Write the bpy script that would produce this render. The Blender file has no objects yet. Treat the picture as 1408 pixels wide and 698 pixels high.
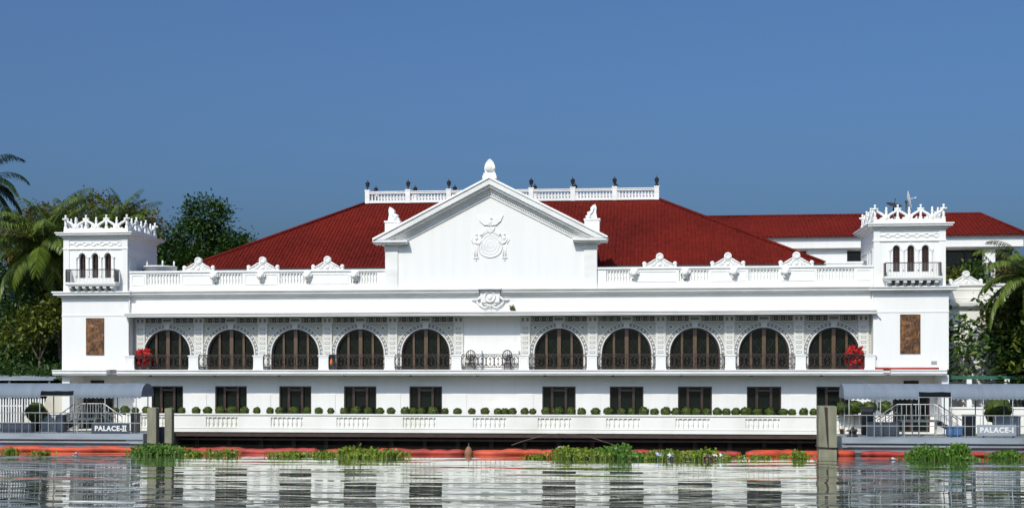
import bpy, math, random
from mathutils import Vector, Matrix, noise

random.seed(7)
R = math.radians
sc = bpy.context.scene
COL = sc.collection

# ------------------------------------------------------------------ camera, sky, sun, exposure
cam_data = bpy.data.cameras.new("camera")
cam = bpy.data.objects.new("camera", cam_data)
COL.objects.link(cam)
cam.location = (11.123, -91.68, 4.823)
cam.rotation_euler = (R(90), 0, 0.1048)
cam_data.sensor_width = 36.0
cam_data.lens = 47.82
cam_data.shift_y = 0.1182
cam_data.clip_start = 0.5
cam_data.clip_end = 6000
sc.camera = cam

SUN = Vector((-0.30, -1.0, 0.98)).normalized()       # towards the sun
SUN_ELEV = math.asin(SUN.z)
SUN_AZ = math.atan2(SUN.x, SUN.y)                    # clockwise from +Y
world = bpy.data.worlds.new("World")
sc.world = world
world.use_nodes = True
wn = world.node_tree
wn.nodes.clear()
sky = wn.nodes.new('ShaderNodeTexSky')
sky.sky_type = 'NISHITA'
sky.sun_disc = False
sky.sun_elevation = SUN_ELEV
sky.sun_rotation = SUN_AZ
sky.altitude = 300
sky.air_density = 1.0
sky.dust_density = 7.0
sky.ozone_density = 10.0
bg = wn.nodes.new('ShaderNodeBackground')
bg.inputs['Strength'].default_value = 0.112
wo = wn.nodes.new('ShaderNodeOutputWorld')
tint = wn.nodes.new('ShaderNodeMix')
tint.data_type = 'RGBA'; tint.blend_type = 'MULTIPLY'
tint.inputs[0].default_value = 1.0
tint.inputs[7].default_value = (0.88, 1.0, 1.06, 1)
wn.links.new(sky.outputs[0], tint.inputs[6])
wn.links.new(tint.outputs[2], bg.inputs['Color'])
wn.links.new(bg.outputs[0], wo.inputs[0])

sun_data = bpy.data.lights.new("sun", 'SUN')
sun_data.energy = 3.25
sun_data.angle = R(0.5)
sun_data.color = (1.0, 0.945, 0.835)
sun = bpy.data.objects.new("sun", sun_data)
COL.objects.link(sun)
sun.location = (-40, -120, 120)
sun.rotation_euler = (-SUN).to_track_quat('-Z', 'Y').to_euler()

vs = sc.view_settings
vs.view_transform = 'Standard'
vs.look = 'None'
vs.exposure = 0.05
vs.gamma = 1.0
vs.use_curve_mapping = False
sc.cycles.caustics_reflective = False
sc.render.resolution_x, sc.render.resolution_y = 1024, 507

# ------------------------------------------------------------------ materials
def new_mat(name):
    m = bpy.data.materials.new(name)
    m.use_nodes = True
    nt = m.node_tree
    b = nt.nodes['Principled BSDF']
    return m, nt, b

def plain(name, col, rough=0.6, metal=0.0, spec=0.5):
    m, nt, b = new_mat(name)
    b.inputs['Base Color'].default_value = (*col, 1)
    b.inputs['Roughness'].default_value = rough
    b.inputs['Metallic'].default_value = metal
    b.inputs['Specular IOR Level'].default_value = spec
    return m

def worn(name, col, col2, scale=0.6, rough=0.7, bump=0.0, detail=6, streak=(1, 1, 1), lo=0.35, hi=0.75, metal=0.0, fine=None):
    """two colours mixed by object-space noise, optional bump"""
    m, nt, b = new_mat(name)
    tc = nt.nodes.new('ShaderNodeTexCoord')
    mp = nt.nodes.new('ShaderNodeMapping')
    mp.inputs['Scale'].default_value = streak
    nz = nt.nodes.new('ShaderNodeTexNoise')
    nz.inputs['Scale'].default_value = scale
    nz.inputs['Detail'].default_value = detail
    rp = nt.nodes.new('ShaderNodeValToRGB')
    rp.color_ramp.elements[0].position = lo
    rp.color_ramp.elements[0].color = (*col, 1)
    rp.color_ramp.elements[1].position = hi
    rp.color_ramp.elements[1].color = (*col2, 1)
    L = nt.links.new
    L(tc.outputs['Object'], mp.inputs['Vector'])
    L(mp.outputs[0], nz.inputs['Vector'])
    L(nz.outputs['Fac'], rp.inputs[0])
    out = rp.outputs[0]
    L(out, b.inputs['Base Color'])
    b.inputs['Roughness'].default_value = rough
    b.inputs['Metallic'].default_value = metal
    if bump:
        n2 = nt.nodes.new('ShaderNodeTexNoise')
        n2.inputs['Scale'].default_value = fine or scale * 6
        n2.inputs['Detail'].default_value = 5
        L(tc.outputs['Object'], n2.inputs['Vector'])
        bp = nt.nodes.new('ShaderNodeBump')
        bp.inputs['Strength'].default_value = bump
        bp.inputs['Distance'].default_value = 0.05
        L(n2.outputs['Fac'], bp.inputs['Height'])
        L(bp.outputs[0], b.inputs['Normal'])
    return m

def leafy(name, dark, light, rough=0.5, trans=0.25):
    m, nt, b = new_mat(name)
    g = nt.nodes.new('ShaderNodeNewGeometry')
    rp = nt.nodes.new('ShaderNodeValToRGB')
    rp.color_ramp.elements[0].color = (*dark, 1)
    rp.color_ramp.elements[1].color = (*light, 1)
    nt.links.new(g.outputs['Random Per Island'], rp.inputs[0])
    nt.links.new(rp.outputs[0], b.inputs['Base Color'])
    b.inputs['Roughness'].default_value = rough
    b.inputs['Specular IOR Level'].default_value = 0.35
    tr = nt.nodes.new('ShaderNodeBsdfTranslucent')
    nt.links.new(rp.outputs[0], tr.inputs['Color'])
    mx = nt.nodes.new('ShaderNodeMixShader')
    mx.inputs[0].default_value = trans
    o = nt.nodes['Material Output']
    nt.links.new(b.outputs[0], mx.inputs[1])
    nt.links.new(tr.outputs[0], mx.inputs[2])
    nt.links.new(mx.outputs[0], o.inputs[0])
    return m

M = {}
M['white'] = worn('white_stucco', (0.80, 0.795, 0.765), (0.755, 0.75, 0.715), scale=0.9, streak=(2.4, 1, 0.2), lo=0.42, hi=0.80, bump=0.05, fine=14)
M['trim'] = worn('white_trim', (0.81, 0.805, 0.775), (0.66, 0.655, 0.62), scale=0.9, streak=(0.6, 1, 1.5), lo=0.42, hi=0.80)
M['balu'] = worn('warm_white_stucco', (0.80, 0.79, 0.74), (0.66, 0.64, 0.56), scale=0.5, streak=(1, 1, 0.5), lo=0.45, hi=0.8, bump=0.05)
M['cream'] = worn('cream_stucco', (0.62, 0.58, 0.48), (0.48, 0.44, 0.35), scale=0.5, bump=0.05)
M['shade_and_black'] = worn('painted_shade_and_black', (0.025, 0.018, 0.015), (0.05, 0.035, 0.03), scale=1.2, rough=0.9)  # near-black colour painting shade under the terrace; also serves small dark parts
M['beam'] = worn('brown_beam', (0.06, 0.035, 0.028), (0.03, 0.018, 0.015), scale=2, rough=0.8)
M['wood'] = worn('brown_wood', (0.045, 0.022, 0.014), (0.030, 0.015, 0.010), scale=3, streak=(4, 4, 0.4), rough=0.45)
M['wood_light'] = worn('tan_wood', (0.115, 0.066, 0.032), (0.055, 0.030, 0.016), scale=3, streak=(4, 4, 0.4), rough=0.45)
M['glass'] = plain('dark_interior_glass', (0.008, 0.012, 0.009), rough=0.05, spec=0.5)  # opaque; near-black base colour stands in for the unlit interior
M['glass_red'] = plain('dark_amber_glass', (0.035, 0.012, 0.008), rough=0.1)
M['lattice'] = plain('dull_lead_lattice', (0.030, 0.034, 0.030), rough=0.7)
M['iron'] = plain('wrought_iron', (0.035, 0.022, 0.02), rough=0.5, spec=0.4)
M['steel'] = worn('galvanised_steel', (0.34, 0.35, 0.35), (0.22, 0.23, 0.235), scale=3, rough=0.4)
M['whitemetal'] = plain('white_painted_metal', (0.72, 0.72, 0.70), rough=0.4)
M['darkmetal'] = plain('dark_metal', (0.03, 0.032, 0.035), rough=0.45)
M['black'] = plain('black_lantern_metal', (0.012, 0.012, 0.014), rough=0.4)
M['brass'] = plain('brass', (0.55, 0.36, 0.16), rough=0.3, metal=1.0)
M['bluedark'] = worn('dark_blue_paint', (0.035, 0.05, 0.075), (0.02, 0.03, 0.045), scale=2, rough=0.5)
M['blue'] = worn('blue_plastic', (0.06, 0.14, 0.30), (0.04, 0.10, 0.22), scale=2, rough=0.5)
M['hull'] = worn('grey_blue_hull_paint', (0.29, 0.33, 0.37), (0.16, 0.185, 0.21), scale=0.8, streak=(0.4, 1, 2.5), rough=0.5, lo=0.4, hi=0.8)
M['canvas'] = worn('grey_blue_canvas', (0.17, 0.205, 0.25), (0.13, 0.16, 0.195), scale=0.7, streak=(3, 1, 0.6), rough=0.75, bump=0.15)
M['concrete'] = worn('weathered_concrete', (0.26, 0.25, 0.17), (0.13, 0.13, 0.09), scale=1.2, streak=(1.5, 1.5, 0.5), rough=0.85, bump=0.3)
M['bark'] = worn('bark', (0.13, 0.10, 0.075), (0.06, 0.045, 0.035), scale=4, streak=(1, 1, 0.5), rough=0.9, bump=0.4)
M['pot'] = worn('dark_planter', (0.05, 0.055, 0.06), (0.03, 0.033, 0.036), scale=3, rough=0.6)
M['terracotta'] = worn('terracotta', (0.30, 0.13, 0.07), (0.2, 0.09, 0.05), scale=4, rough=0.8)
M['boom'] = worn('orange_boom_fabric', (0.58, 0.075, 0.020), (0.26, 0.024, 0.010), scale=1.1, streak=(1, 3, 3), rough=0.6, bump=0.35, fine=5)
M['boom_red'] = worn('faded_red_boom_fabric', (0.42, 0.038, 0.022), (0.17, 0.014, 0.010), scale=1.1, streak=(1, 3, 3), rough=0.6, bump=0.35, fine=5)
M['redcloth'] = plain('red_mat', (0.35, 0.03, 0.02), rough=0.8)
M['grey'] = plain('grey_plastic', (0.3, 0.31, 0.32), rough=0.6)
M['bag'] = plain('pale_plastic', (0.65, 0.66, 0.68), rough=0.35)
M['bagblue'] = plain('pale_blue_plastic', (0.25, 0.32, 0.52), rough=0.35)
M['bagpink'] = plain('pink_plastic', (0.62, 0.38, 0.36), rough=0.35)
M['litterorange'] = plain('orange_wrapper', (0.5, 0.10, 0.03), rough=0.5)
M['orange'] = plain('orange_lens', (0.7, 0.2, 0.04), rough=0.4)
M['greenpaint'] = plain('green_paint', (0.02, 0.10, 0.06), rough=0.6)
M['soil'] = worn('bank_soil', (0.10, 0.08, 0.055), (0.05, 0.06, 0.03), scale=0.4, rough=0.95, bump=0.3)
M['leaf_dark'] = leafy('dark_leaf', (0.014, 0.040, 0.007), (0.055, 0.115, 0.016))
M['leaf_mid'] = leafy('green_leaf', (0.018, 0.05, 0.008), (0.06, 0.135, 0.018))
M['leaf_bright'] = leafy('bright_leaf', (0.03, 0.085, 0.010), (0.11, 0.21, 0.025))
M['leaf_yellow'] = leafy('yellow_green_leaf', (0.05, 0.07, 0.010), (0.16, 0.19, 0.022))
M['leaf_brown'] = leafy('brownish_leaf', (0.07, 0.055, 0.014), (0.19, 0.14, 0.035))
M['palm'] = leafy('palm_leaflet', (0.045, 0.085, 0.012), (0.17, 0.22, 0.03), rough=0.4, trans=0.3)
M['palm_dark'] = leafy('dark_palm_leaflet', (0.012, 0.03, 0.008), (0.03, 0.065, 0.015), rough=0.4, trans=0.2)
M['bush'] = leafy('clipped_leaf', (0.030, 0.058, 0.008), (0.095, 0.13, 0.016))
M['hyacinth'] = leafy('hyacinth_leaf', (0.045, 0.090, 0.007), (0.23, 0.30, 0.022), rough=0.4)
M['hyacinth_deep'] = leafy('deep_green_hyacinth_leaf', (0.025, 0.08, 0.007), (0.12, 0.24, 0.02), rough=0.4)
M['redleaf'] = leafy('red_bract', (0.30, 0.010, 0.010), (0.62, 0.03, 0.022), trans=0.2)

# arcade wall: pierced cream tile work over grey
def make_tilework():
    m, nt, b = new_mat('pierced_tilework')
    L = nt.links.new
    tc = nt.nodes.new('ShaderNodeTexCoord')
    sx = nt.nodes.new('ShaderNodeSeparateXYZ')
    L(tc.outputs['Object'], sx.inputs[0])
    cx = nt.nodes.new('ShaderNodeCombineXYZ')
    L(sx.outputs['X'], cx.inputs['X']); L(sx.outputs['Z'], cx.inputs['Y'])
    mp = nt.nodes.new('ShaderNodeMapping')
    mp.inputs['Rotation'].default_value = (0, 0, R(45))
    mp.inputs['Scale'].default_value = (7, 7, 7)
    L(cx.outputs[0], mp.inputs['Vector'])
    ck = nt.nodes.new('ShaderNodeTexVoronoi')
    ck.inputs['Scale'].default_value = 1.0
    ck.inputs['Randomness'].default_value = 0.0
    L(mp.outputs[0], ck.inputs['Vector'])
    rp = nt.nodes.new('ShaderNodeValToRGB')
    rp.color_ramp.elements[0].position = 0.22
    rp.color_ramp.elements[0].color = (0.27, 0.27, 0.21, 1)
    rp.color_ramp.elements[1].position = 0.42
    rp.color_ramp.elements[1].color = (0.58, 0.57, 0.51, 1)
    L(ck.outputs['Distance'], rp.inputs[0])
    L(rp.outputs[0], b.inputs['Base Color'])
    b.inputs['Roughness'].default_value = 0.75
    return m
M['tilework'] = make_tilework()
M['inlay'] = worn('grey_inlay', (0.19, 0.20, 0.21), (0.27, 0.27, 0.26), scale=5, rough=0.7)
M['inlay_dark'] = worn('dark_inlay', (0.045, 0.045, 0.045), (0.09, 0.09, 0.085), scale=6, rough=0.7)
M['arcade_trim'] = worn('cream_trim', (0.72, 0.71, 0.66), (0.60, 0.59, 0.54), scale=2, rough=0.7)

# roof tiles: colour by noise patches, small cross joints by bump
def make_roof():
    m, nt, b = new_mat('red_roof_tile')
    L = nt.links.new
    tc = nt.nodes.new('ShaderNodeTexCoord')
    n1 = nt.nodes.new('ShaderNodeTexNoise'); n1.inputs['Scale'].default_value = 0.16; n1.inputs['Detail'].default_value = 5
    L(tc.outputs['Object'], n1.inputs['Vector'])
    mp = nt.nodes.new('ShaderNodeMapping'); mp.inputs['Scale'].default_value = (3.3, 2.2, 2.2)
    L(tc.outputs['Object'], mp.inputs['Vector'])
    n2 = nt.nodes.new('ShaderNodeTexNoise'); n2.inputs['Scale'].default_value = 1.0; n2.inputs['Detail'].default_value = 3
    L(mp.outputs[0], n2.inputs['Vector'])
    mxf = nt.nodes.new('ShaderNodeMath'); mxf.operation = 'MULTIPLY_ADD'
    mxf.inputs[1].default_value = 0.55
    L(n2.outputs['Fac'], mxf.inputs[0])
    h = nt.nodes.new('ShaderNodeMath'); h.operation = 'MULTIPLY'; h.inputs[1].default_value = 0.55
    L(n1.outputs['Fac'], h.inputs[0]); L(h.outputs[0], mxf.inputs[2])
    rp = nt.nodes.new('ShaderNodeValToRGB')
    rp.color_ramp.elements[0].position = 0.36; rp.color_ramp.elements[0].color = (0.066, 0.0078, 0.0058, 1)
    rp.color_ramp.elements[1].position = 0.74; rp.color_ramp.elements[1].color = (0.168, 0.0155, 0.0095, 1)
    L(mxf.outputs[0], rp.inputs[0]); L(rp.outputs[0], b.inputs['Base Color'])
    b.inputs['Roughness'].default_value = 0.9
    b.inputs['Specular IOR Level'].default_value = 0.08
    sz = nt.nodes.new('ShaderNodeSeparateXYZ'); L(tc.outputs['Object'], sz.inputs[0])
    fr = nt.nodes.new('ShaderNodeMath'); fr.operation = 'MULTIPLY'; fr.inputs[1].default_value = 5.5
    L(sz.outputs['Z'], fr.inputs[0])
    f2 = nt.nodes.new('ShaderNodeMath'); f2.operation = 'FRACT'; L(fr.outputs[0], f2.inputs[0])
    bp = nt.nodes.new('ShaderNodeBump'); bp.inputs['Strength'].default_value = 0.5; bp.inputs['Distance'].default_value = 0.03
    L(f2.outputs[0], bp.inputs['Height']); L(bp.outputs[0], b.inputs['Normal'])
    return m
M['roof'] = make_roof()

def make_bronze():
    m, nt, b = new_mat('bronze_relief')
    L = nt.links.new
    tc = nt.nodes.new('ShaderNodeTexCoord')
    mp = nt.nodes.new('ShaderNodeMapping'); mp.inputs['Scale'].default_value = (1.6, 1.6, 1.0)
    L(tc.outputs['Object'], mp.inputs['Vector'])
    n = nt.nodes.new('ShaderNodeTexNoise'); n.inputs['Scale'].default_value = 2.2; n.inputs['Detail'].default_value = 7; n.inputs['Distortion'].default_value = 1.2
    L(mp.outputs[0], n.inputs['Vector'])
    rp = nt.nodes.new('ShaderNodeValToRGB')
    rp.color_ramp.elements[0].position = 0.38; rp.color_ramp.elements[0].color = (0.040, 0.020, 0.013, 1)
    rp.color_ramp.elements[1].position = 0.72; rp.color_ramp.elements[1].color = (0.27, 0.115, 0.028, 1)
    L(n.outputs['Fac'], rp.inputs[0]); L(rp.outputs[0], b.inputs['Base Color'])
    b.inputs['Roughness'].default_value = 0.5
    b.inputs['Metallic'].default_value = 0.25
    bp = nt.nodes.new('ShaderNodeBump'); bp.inputs['Strength'].default_value = 0.6; bp.inputs['Distance'].default_value = 0.06
    L(n.outputs['Fac'], bp.inputs['Height']); L(bp.outputs[0], b.inputs['Normal'])
    return m
M['bronze'] = make_bronze()

def make_water():
    m, nt, b = new_mat('river_water')
    L = nt.links.new
    b.inputs['Base Color'].default_value = (0.095, 0.10, 0.075, 1)
    b.inputs['Roughness'].default_value = 0.0
    b.inputs['IOR'].default_value = 1.5
    tc = nt.nodes.new('ShaderNodeTexCoord')
    def layer(sx, sy, detail, dist=0.4):
        mp = nt.nodes.new('ShaderNodeMapping'); mp.inputs['Scale'].default_value = (sx, sy, 1)
        mp.inputs['Rotation'].default_value = (0, 0, R(3))
        L(tc.outputs['Object'], mp.inputs['Vector'])
        n = nt.nodes.new('ShaderNodeTexNoise'); n.inputs['Scale'].default_value = 1.0
        n.inputs['Detail'].default_value = detail; n.inputs['Distortion'].default_value = dist
        L(mp.outputs[0], n.inputs['Vector'])
        return n.outputs['Fac']
    a = layer(0.06, 0.26, 1.5, 0.2)
    c = layer(0.22, 1.05, 2.5, 0.3)
    s = nt.nodes.new('ShaderNodeMath'); s.operation = 'MULTIPLY_ADD'
    s.inputs[1].default_value = 0.14
    L(c, s.inputs[0]); L(a, s.inputs[2])
    bp = nt.nodes.new('ShaderNodeBump'); bp.inputs['Strength'].default_value = 1.0; bp.inputs['Distance'].default_value = 0.145
    L(s.outputs[0], bp.inputs['Height']); L(bp.outputs[0], b.inputs['Normal'])
    fr = nt.nodes.new('ShaderNodeFresnel'); fr.inputs['IOR'].default_value = 1.45
    L(bp.outputs[0], fr.inputs['Normal'])
    gl = nt.nodes.new('ShaderNodeBsdfGlossy'); gl.inputs['Roughness'].default_value = 0.015
    gl.inputs['Color'].default_value = (0.95, 0.96, 0.93, 1)
    L(bp.outputs[0], gl.inputs['Normal'])
    ms = nt.nodes.new('ShaderNodeMixShader')
    L(fr.outputs[0], ms.inputs[0]); L(b.outputs[0], ms.inputs[1]); L(gl.outputs[0], ms.inputs[2])
    L(ms.outputs[0], nt.nodes['Material Output'].inputs[0])
    return m
M['water'] = make_water()

# ------------------------------------------------------------------ mesh builder
class MB:
    def __init__(self):
        self.v = []; self.f = []; self.mi = []; self.sm = []
    def add(self, vs_, fs_, m=0, smooth=False):
        o = len(self.v)
        self.v.extend([tuple(p) for p in vs_])
        for f in fs_:
            self.f.append(tuple(i + o for i in f)); self.mi.append(m); self.sm.append(smooth)
    def box(self, x0, x1, y0, y1, z0, z1, m=0):
        self.add([(x0, y0, z0), (x1, y0, z0), (x1, y1, z0), (x0, y1, z0), (x0, y0, z1), (x1, y0, z1), (x1, y1, z1), (x0, y1, z1)],
                 [(0, 3, 2, 1), (4, 5, 6, 7), (0, 1, 5, 4), (1, 2, 6, 5), (2, 3, 7, 6), (3, 0, 4, 7)], m)
    def prism(self, xz, y0, y1, m=0):
        """polygon in the XZ plane (counter-clockwise seen from -Y), extruded from y0 (front) to y1"""
        n = len(xz)
        self.add([(x, y0, z) for x, z in xz] + [(x, y1, z) for x, z in xz],
                 [tuple(range(n)), tuple(range(2 * n - 1, n - 1, -1))] + [(i, i + n, (i + 1) % n + n, (i + 1) % n) for i in range(n)], m)
    def prof(self, yz, x0, x1, m=0):
        n = len(yz)
        self.add([(x0, y, z) for y, z in yz] + [(x1, y, z) for y, z in yz],
                 [tuple(range(n - 1, -1, -1)), tuple(range(n, 2 * n))] + [(i, (i + 1) % n, (i + 1) % n + n, i + n) for i in range(n)], m)
    def tube(self, pts, r, n=6, m=0, closed=False, smooth=True):
        pts = [Vector(p) for p in pts]
        k = len(pts)
        rs = r if isinstance(r, (list, tuple)) else [r] * k
        vs_ = []
        up = None
        for i, p in enumerate(pts):
            if closed:
                t = pts[(i + 1) % k] - pts[i - 1]
            else:
                t = pts[min(i + 1, k - 1)] - pts[max(i - 1, 0)]
            if t.length < 1e-9: t = Vector((0, 0, 1))
            t.normalize()
            if up is None:
                up = Vector((0, 1, 0)) if abs(t.y) < 0.9 else Vector((1, 0, 0))
            a = (up - t * up.dot(t))
            if a.length < 1e-6: a = t.orthogonal()
            a.normalize(); up = a
            b = t.cross(a)
            for j in range(n):
                w = 2 * math.pi * j / n
                vs_.append(p + (a * math.cos(w) + b * math.sin(w)) * rs[i])
        fs_ = []
        for i in range(k if closed else k - 1):
            i2 = (i + 1) % k
            for j in range(n):
                fs_.append((i * n + j, i * n + (j + 1) % n, i2 * n + (j + 1) % n, i2 * n + j))
        if not closed:
            fs_.append(tuple(range(n - 1, -1, -1))); fs_.append(tuple(range((k - 1) * n, k * n)))
        self.add(vs_, fs_, m, smooth)
    def bar(self, p0, p1, r, m=0, n=4):
        self.tube([p0, p1], r, n, m, smooth=n > 5)
    def lathe(self, prof_rz, c, n=12, m=0, smooth=True):
        cx, cy, cz = c
        k = len(prof_rz)
        vs_ = [(cx + r * math.cos(2 * math.pi * j / n), cy + r * math.sin(2 * math.pi * j / n), cz + z) for r, z in prof_rz for j in range(n)]
        fs_ = [(i * n + j, i * n + (j + 1) % n, (i + 1) * n + (j + 1) % n, (i + 1) * n + j) for i in range(k - 1) for j in range(n)]
        fs_.append(tuple(range(n - 1, -1, -1))); fs_.append(tuple(range((k - 1) * n, k * n)))
        self.add(vs_, fs_, m, smooth)
    def ball(self, c, r, m=0, nu=10, nv=7, rough=0.0, seed=0):
        rx, ry, rz = r if isinstance(r, (tuple, list)) else (r, r, r)
        vs_ = []; fs_ = []
        def q(x, y, z):
            k = 1.0
            if rough: k += rough * noise.noise(Vector((x * 2.3 + seed, y * 2.3, z * 2.3)))
            return (c[0] + x * rx * k, c[1] + y * ry * k, c[2] + z * rz * k)
        vs_.append(q(0, 0, 1))
        for i in range(1, nv):
            a = math.pi * i / nv
            for j in range(nu):
                b = 2 * math.pi * j / nu
                vs_.append(q(math.sin(a) * math.cos(b), math.sin(a) * math.sin(b), math.cos(a)))
        vs_.append(q(0, 0, -1))
        last = len(vs_) - 1
        for j in range(nu): fs_.append((0, 1 + j, 1 + (j + 1) % nu))
        for i in range(nv - 2):
            for j in range(nu):
                fs_.append((1 + i * nu + j, 1 + (i + 1) * nu + j, 1 + (i + 1) * nu + (j + 1) % nu, 1 + i * nu + (j + 1) % nu))
        for j in range(nu): fs_.append((last, last - nu + (j + 1) % nu, last - nu + j))
        self.add(vs_, fs_, m, True)
    def leaf(self, p, d, nrm, L, W, m=0, bend=0.0):
        """four-point leaf starting at p, along d, facing nrm"""
        d = d.normalized()
        s = d.cross(nrm)
        if s.length < 1e-5: s = d.orthogonal()
        s.normalize()
        n_ = s.cross(d)
        a = p; b = p + d * L * 0.45 + s * W * 0.5; c = p + d * L - n_ * bend * L; e = p + d * L * 0.45 - s * W * 0.5
        self.add([a, b, c, e], [(0, 1, 2, 3)], m)
    def build(self, name, mats, parent=None, loc=None):
        if not isinstance(mats, (list, tuple)): mats = [mats]
        me = bpy.data.meshes.new(name)
        me.from_pydata(self.v, [], self.f)
        for m in mats: me.materials.append(M[m] if isinstance(m, str) else m)
        me.polygons.foreach_set('material_index', self.mi)
        me.polygons.foreach_set('use_smooth', self.sm)
        me.update()
        o = bpy.data.objects.new(name, me)
        COL.objects.link(o)
        if parent is not None: o.parent = parent
        if loc is not None: o.location = loc
        return o

def tag(o, label=None, cat=None, group=None, kind=None):
    if label: o['label'] = label
    if cat: o['category'] = cat
    if group: o['group'] = group
    if kind: o['kind'] = kind
    return o

def empty(name, loc, label, cat, group=None, rz=0):
    o = bpy.data.objects.new(name, None)
    o.empty_display_size = 0.3
    COL.objects.link(o)
    o.location = loc; o.rotation_euler = (0, 0, rz)
    return tag(o, label, cat, group)

def copy_tree(o, parent=None, loc=None):
    kids = list(o.children)
    c = o.copy(); COL.objects.link(c)
    if parent is not None: c.parent = parent
    if loc is not None: c.location = loc
    for ch in kids: copy_tree(ch, c)
    return c

def arch_panel(mb, x0, x1, z0, z1, cx, rx, zs, rz, y0, y1, m=0, n=20, sill=None):
    """wall panel with an arched opening (springing at zs) from z0 or sill up; reveal from y0 to y1"""
    zb = z0 if sill is None else sill
    pts = [(cx + rx * math.cos(math.pi * (1 - i / n)), zs + rz * math.sin(math.pi * (1 - i / n))) for i in range(n + 1)]
    path = [(cx - rx, zb)] + pts + [(cx + rx, zb)]
    q = lambda a, b, c, d: mb.add([a, b, c, d], [(0, 1, 2, 3)], m)
    q((x0, y0, zb), (cx - rx, y0, zb), (cx - rx, y0, zs), (x0, y0, zs))
    q((cx + rx, y0, zb), (x1, y0, zb), (x1, y0, zs), (cx + rx, y0, zs))
    q((x0, y0, zs), (cx - rx, y0, zs), (cx - rx, y0, z1), (x0, y0, z1))
    q((cx + rx, y0, zs), (x1, y0, zs), (x1, y0, z1), (cx + rx, y0, z1))
    for (ax, az), (bx, bz) in zip(pts[:-1], pts[1:]):
        q((ax, y0, az), (bx, y0, bz), (bx, y0, z1), (ax, y0, z1))
    if sill is not None:
        q((x0, y0, z0), (x1, y0, z0), (x1, y0, sill), (x0, y0, sill))
        q((cx - rx, y0, sill), (cx + rx, y0, sill), (cx + rx, y1, sill), (cx - rx, y1, sill))
    for (ax, az), (bx, bz) in zip(path[:-1], path[1:]):
        q((ax, y0, az), (ax, y1, az), (bx, y1, bz), (bx, y0, bz))

def arc_pts(cx, zs, rx, rz, n=24, a0=0.0, a1=math.pi):
    return [(cx + rx * math.cos(a0 + (a1 - a0) * i / n), zs + rz * math.sin(a0 + (a1 - a0) * i / n)) for i in range(n + 1)]

def arc_band(mb, cx, zs, rx0, rz0, rx1, rz1, y0, y1, m=0, n=28, a0=0.0, a1=math.pi):
    inn = arc_pts(cx, zs, rx0, rz0, n, a0, a1); out = arc_pts(cx, zs, rx1, rz1, n, a0, a1)
    vs_ = [(x, y0, z) for x, z in inn] + [(x, y0, z) for x, z in out] + [(x, y1, z) for x, z in inn] + [(x, y1, z) for x, z in out]
    k = n + 1; fs_ = []
    for i in range(n):
        fs_ += [(i, k + i, k + i + 1, i + 1), (k + i, 3 * k + i, 3 * k + i + 1, k + i + 1), (i + 1, 2 * k + i + 1, 2 * k + i, i)]
    fs_ += [(0, 2 * k, 3 * k, k), (n, k + n, 3 * k + n, 2 * k + n)]
    mb.add(vs_, fs_, m)

def frame_rect(mb, x0, x1, z0, z1, w, y0, y1, m=0):
    mb.box(x0, x1, y0, y1, z0, z0 + w, m); mb.box(x0, x1, y0, y1, z1 - w, z1, m)
    mb.box(x0, x0 + w, y0, y1, z0 + w, z1 - w, m); mb.box(x1 - w, x1, y0, y1, z0 + w, z1 - w, m)

ORD = ['first', 'second', 'third', 'fourth', 'fifth', 'sixth', 'seventh', 'eighth', 'ninth', 'tenth', 'eleventh', 'twelfth']

# ------------------------------------------------------------------ setting: water, land
w = MB()
w.add([(-1500, -700, 0), (1500, -700, 0), (1500, 3, 0), (-1500, 3, 0)], [(0, 1, 2, 3)])
tag(w.build('river', 'water'), 'murky grey green river with long low ripples', 'river', kind='structure')
g = MB()
g.box(-1500, 1500, 2.6, 2500, -1.5, 1.0)
tag(g.build('ground', 'soil'), 'planted river bank behind the palace', 'ground', kind='structure')

BAY = 4.6
XB = [i * BAY for i in (-5, -4, -3, -2, -1, 1, 2, 3, 4, 5)]

# ------------------------------------------------------------------ palace
palace = empty('palace', (0, 0, 0), 'long white two storey riverside palace with central pediment and dark red tiled roof', 'palace')
P = palace

# --- body of the building
b = MB()
b.box(-25.4, 25.4, 1.6, 26.0, -1.0, 10.6)             # mass behind both storeys
b.box(-22.0, 22.0, 3.4, 25.6, 10.6, 12.33)            # attic storey under the roof
# frieze wall above the eave
b.box(-25.45, 25.45, 0.1, 1.6, 8.9, 10.7)
# central blank bay of the upper floor
b.box(-2.28, 2.28, 0.95, 1.6, 5.2, 8.88)
b.build('wall', 'white', P)

# ground-floor wall with ten door openings (built from piers and lintel)
b = MB()
dw = 1.14
edges = [-25.4] + [e for x in XB for e in (x - dw, x + dw)] + [25.4]
for i in range(0, len(edges), 2):
    b.box(edges[i], edges[i + 1], 0.95, 1.6, 0.95, 4.84)
for x in XB:
    b.box(x - dw, x + dw, 0.95, 1.6, 4.06, 4.84)
for x in [(k + 0.5) * BAY for k in range(-5, 5)]:     # faint pilaster strips
    b.box(x - 0.55, x + 0.55, 0.91, 0.95, 0.95, 3.5)
b.build('ground_floor_wall', 'white', P)

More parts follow.
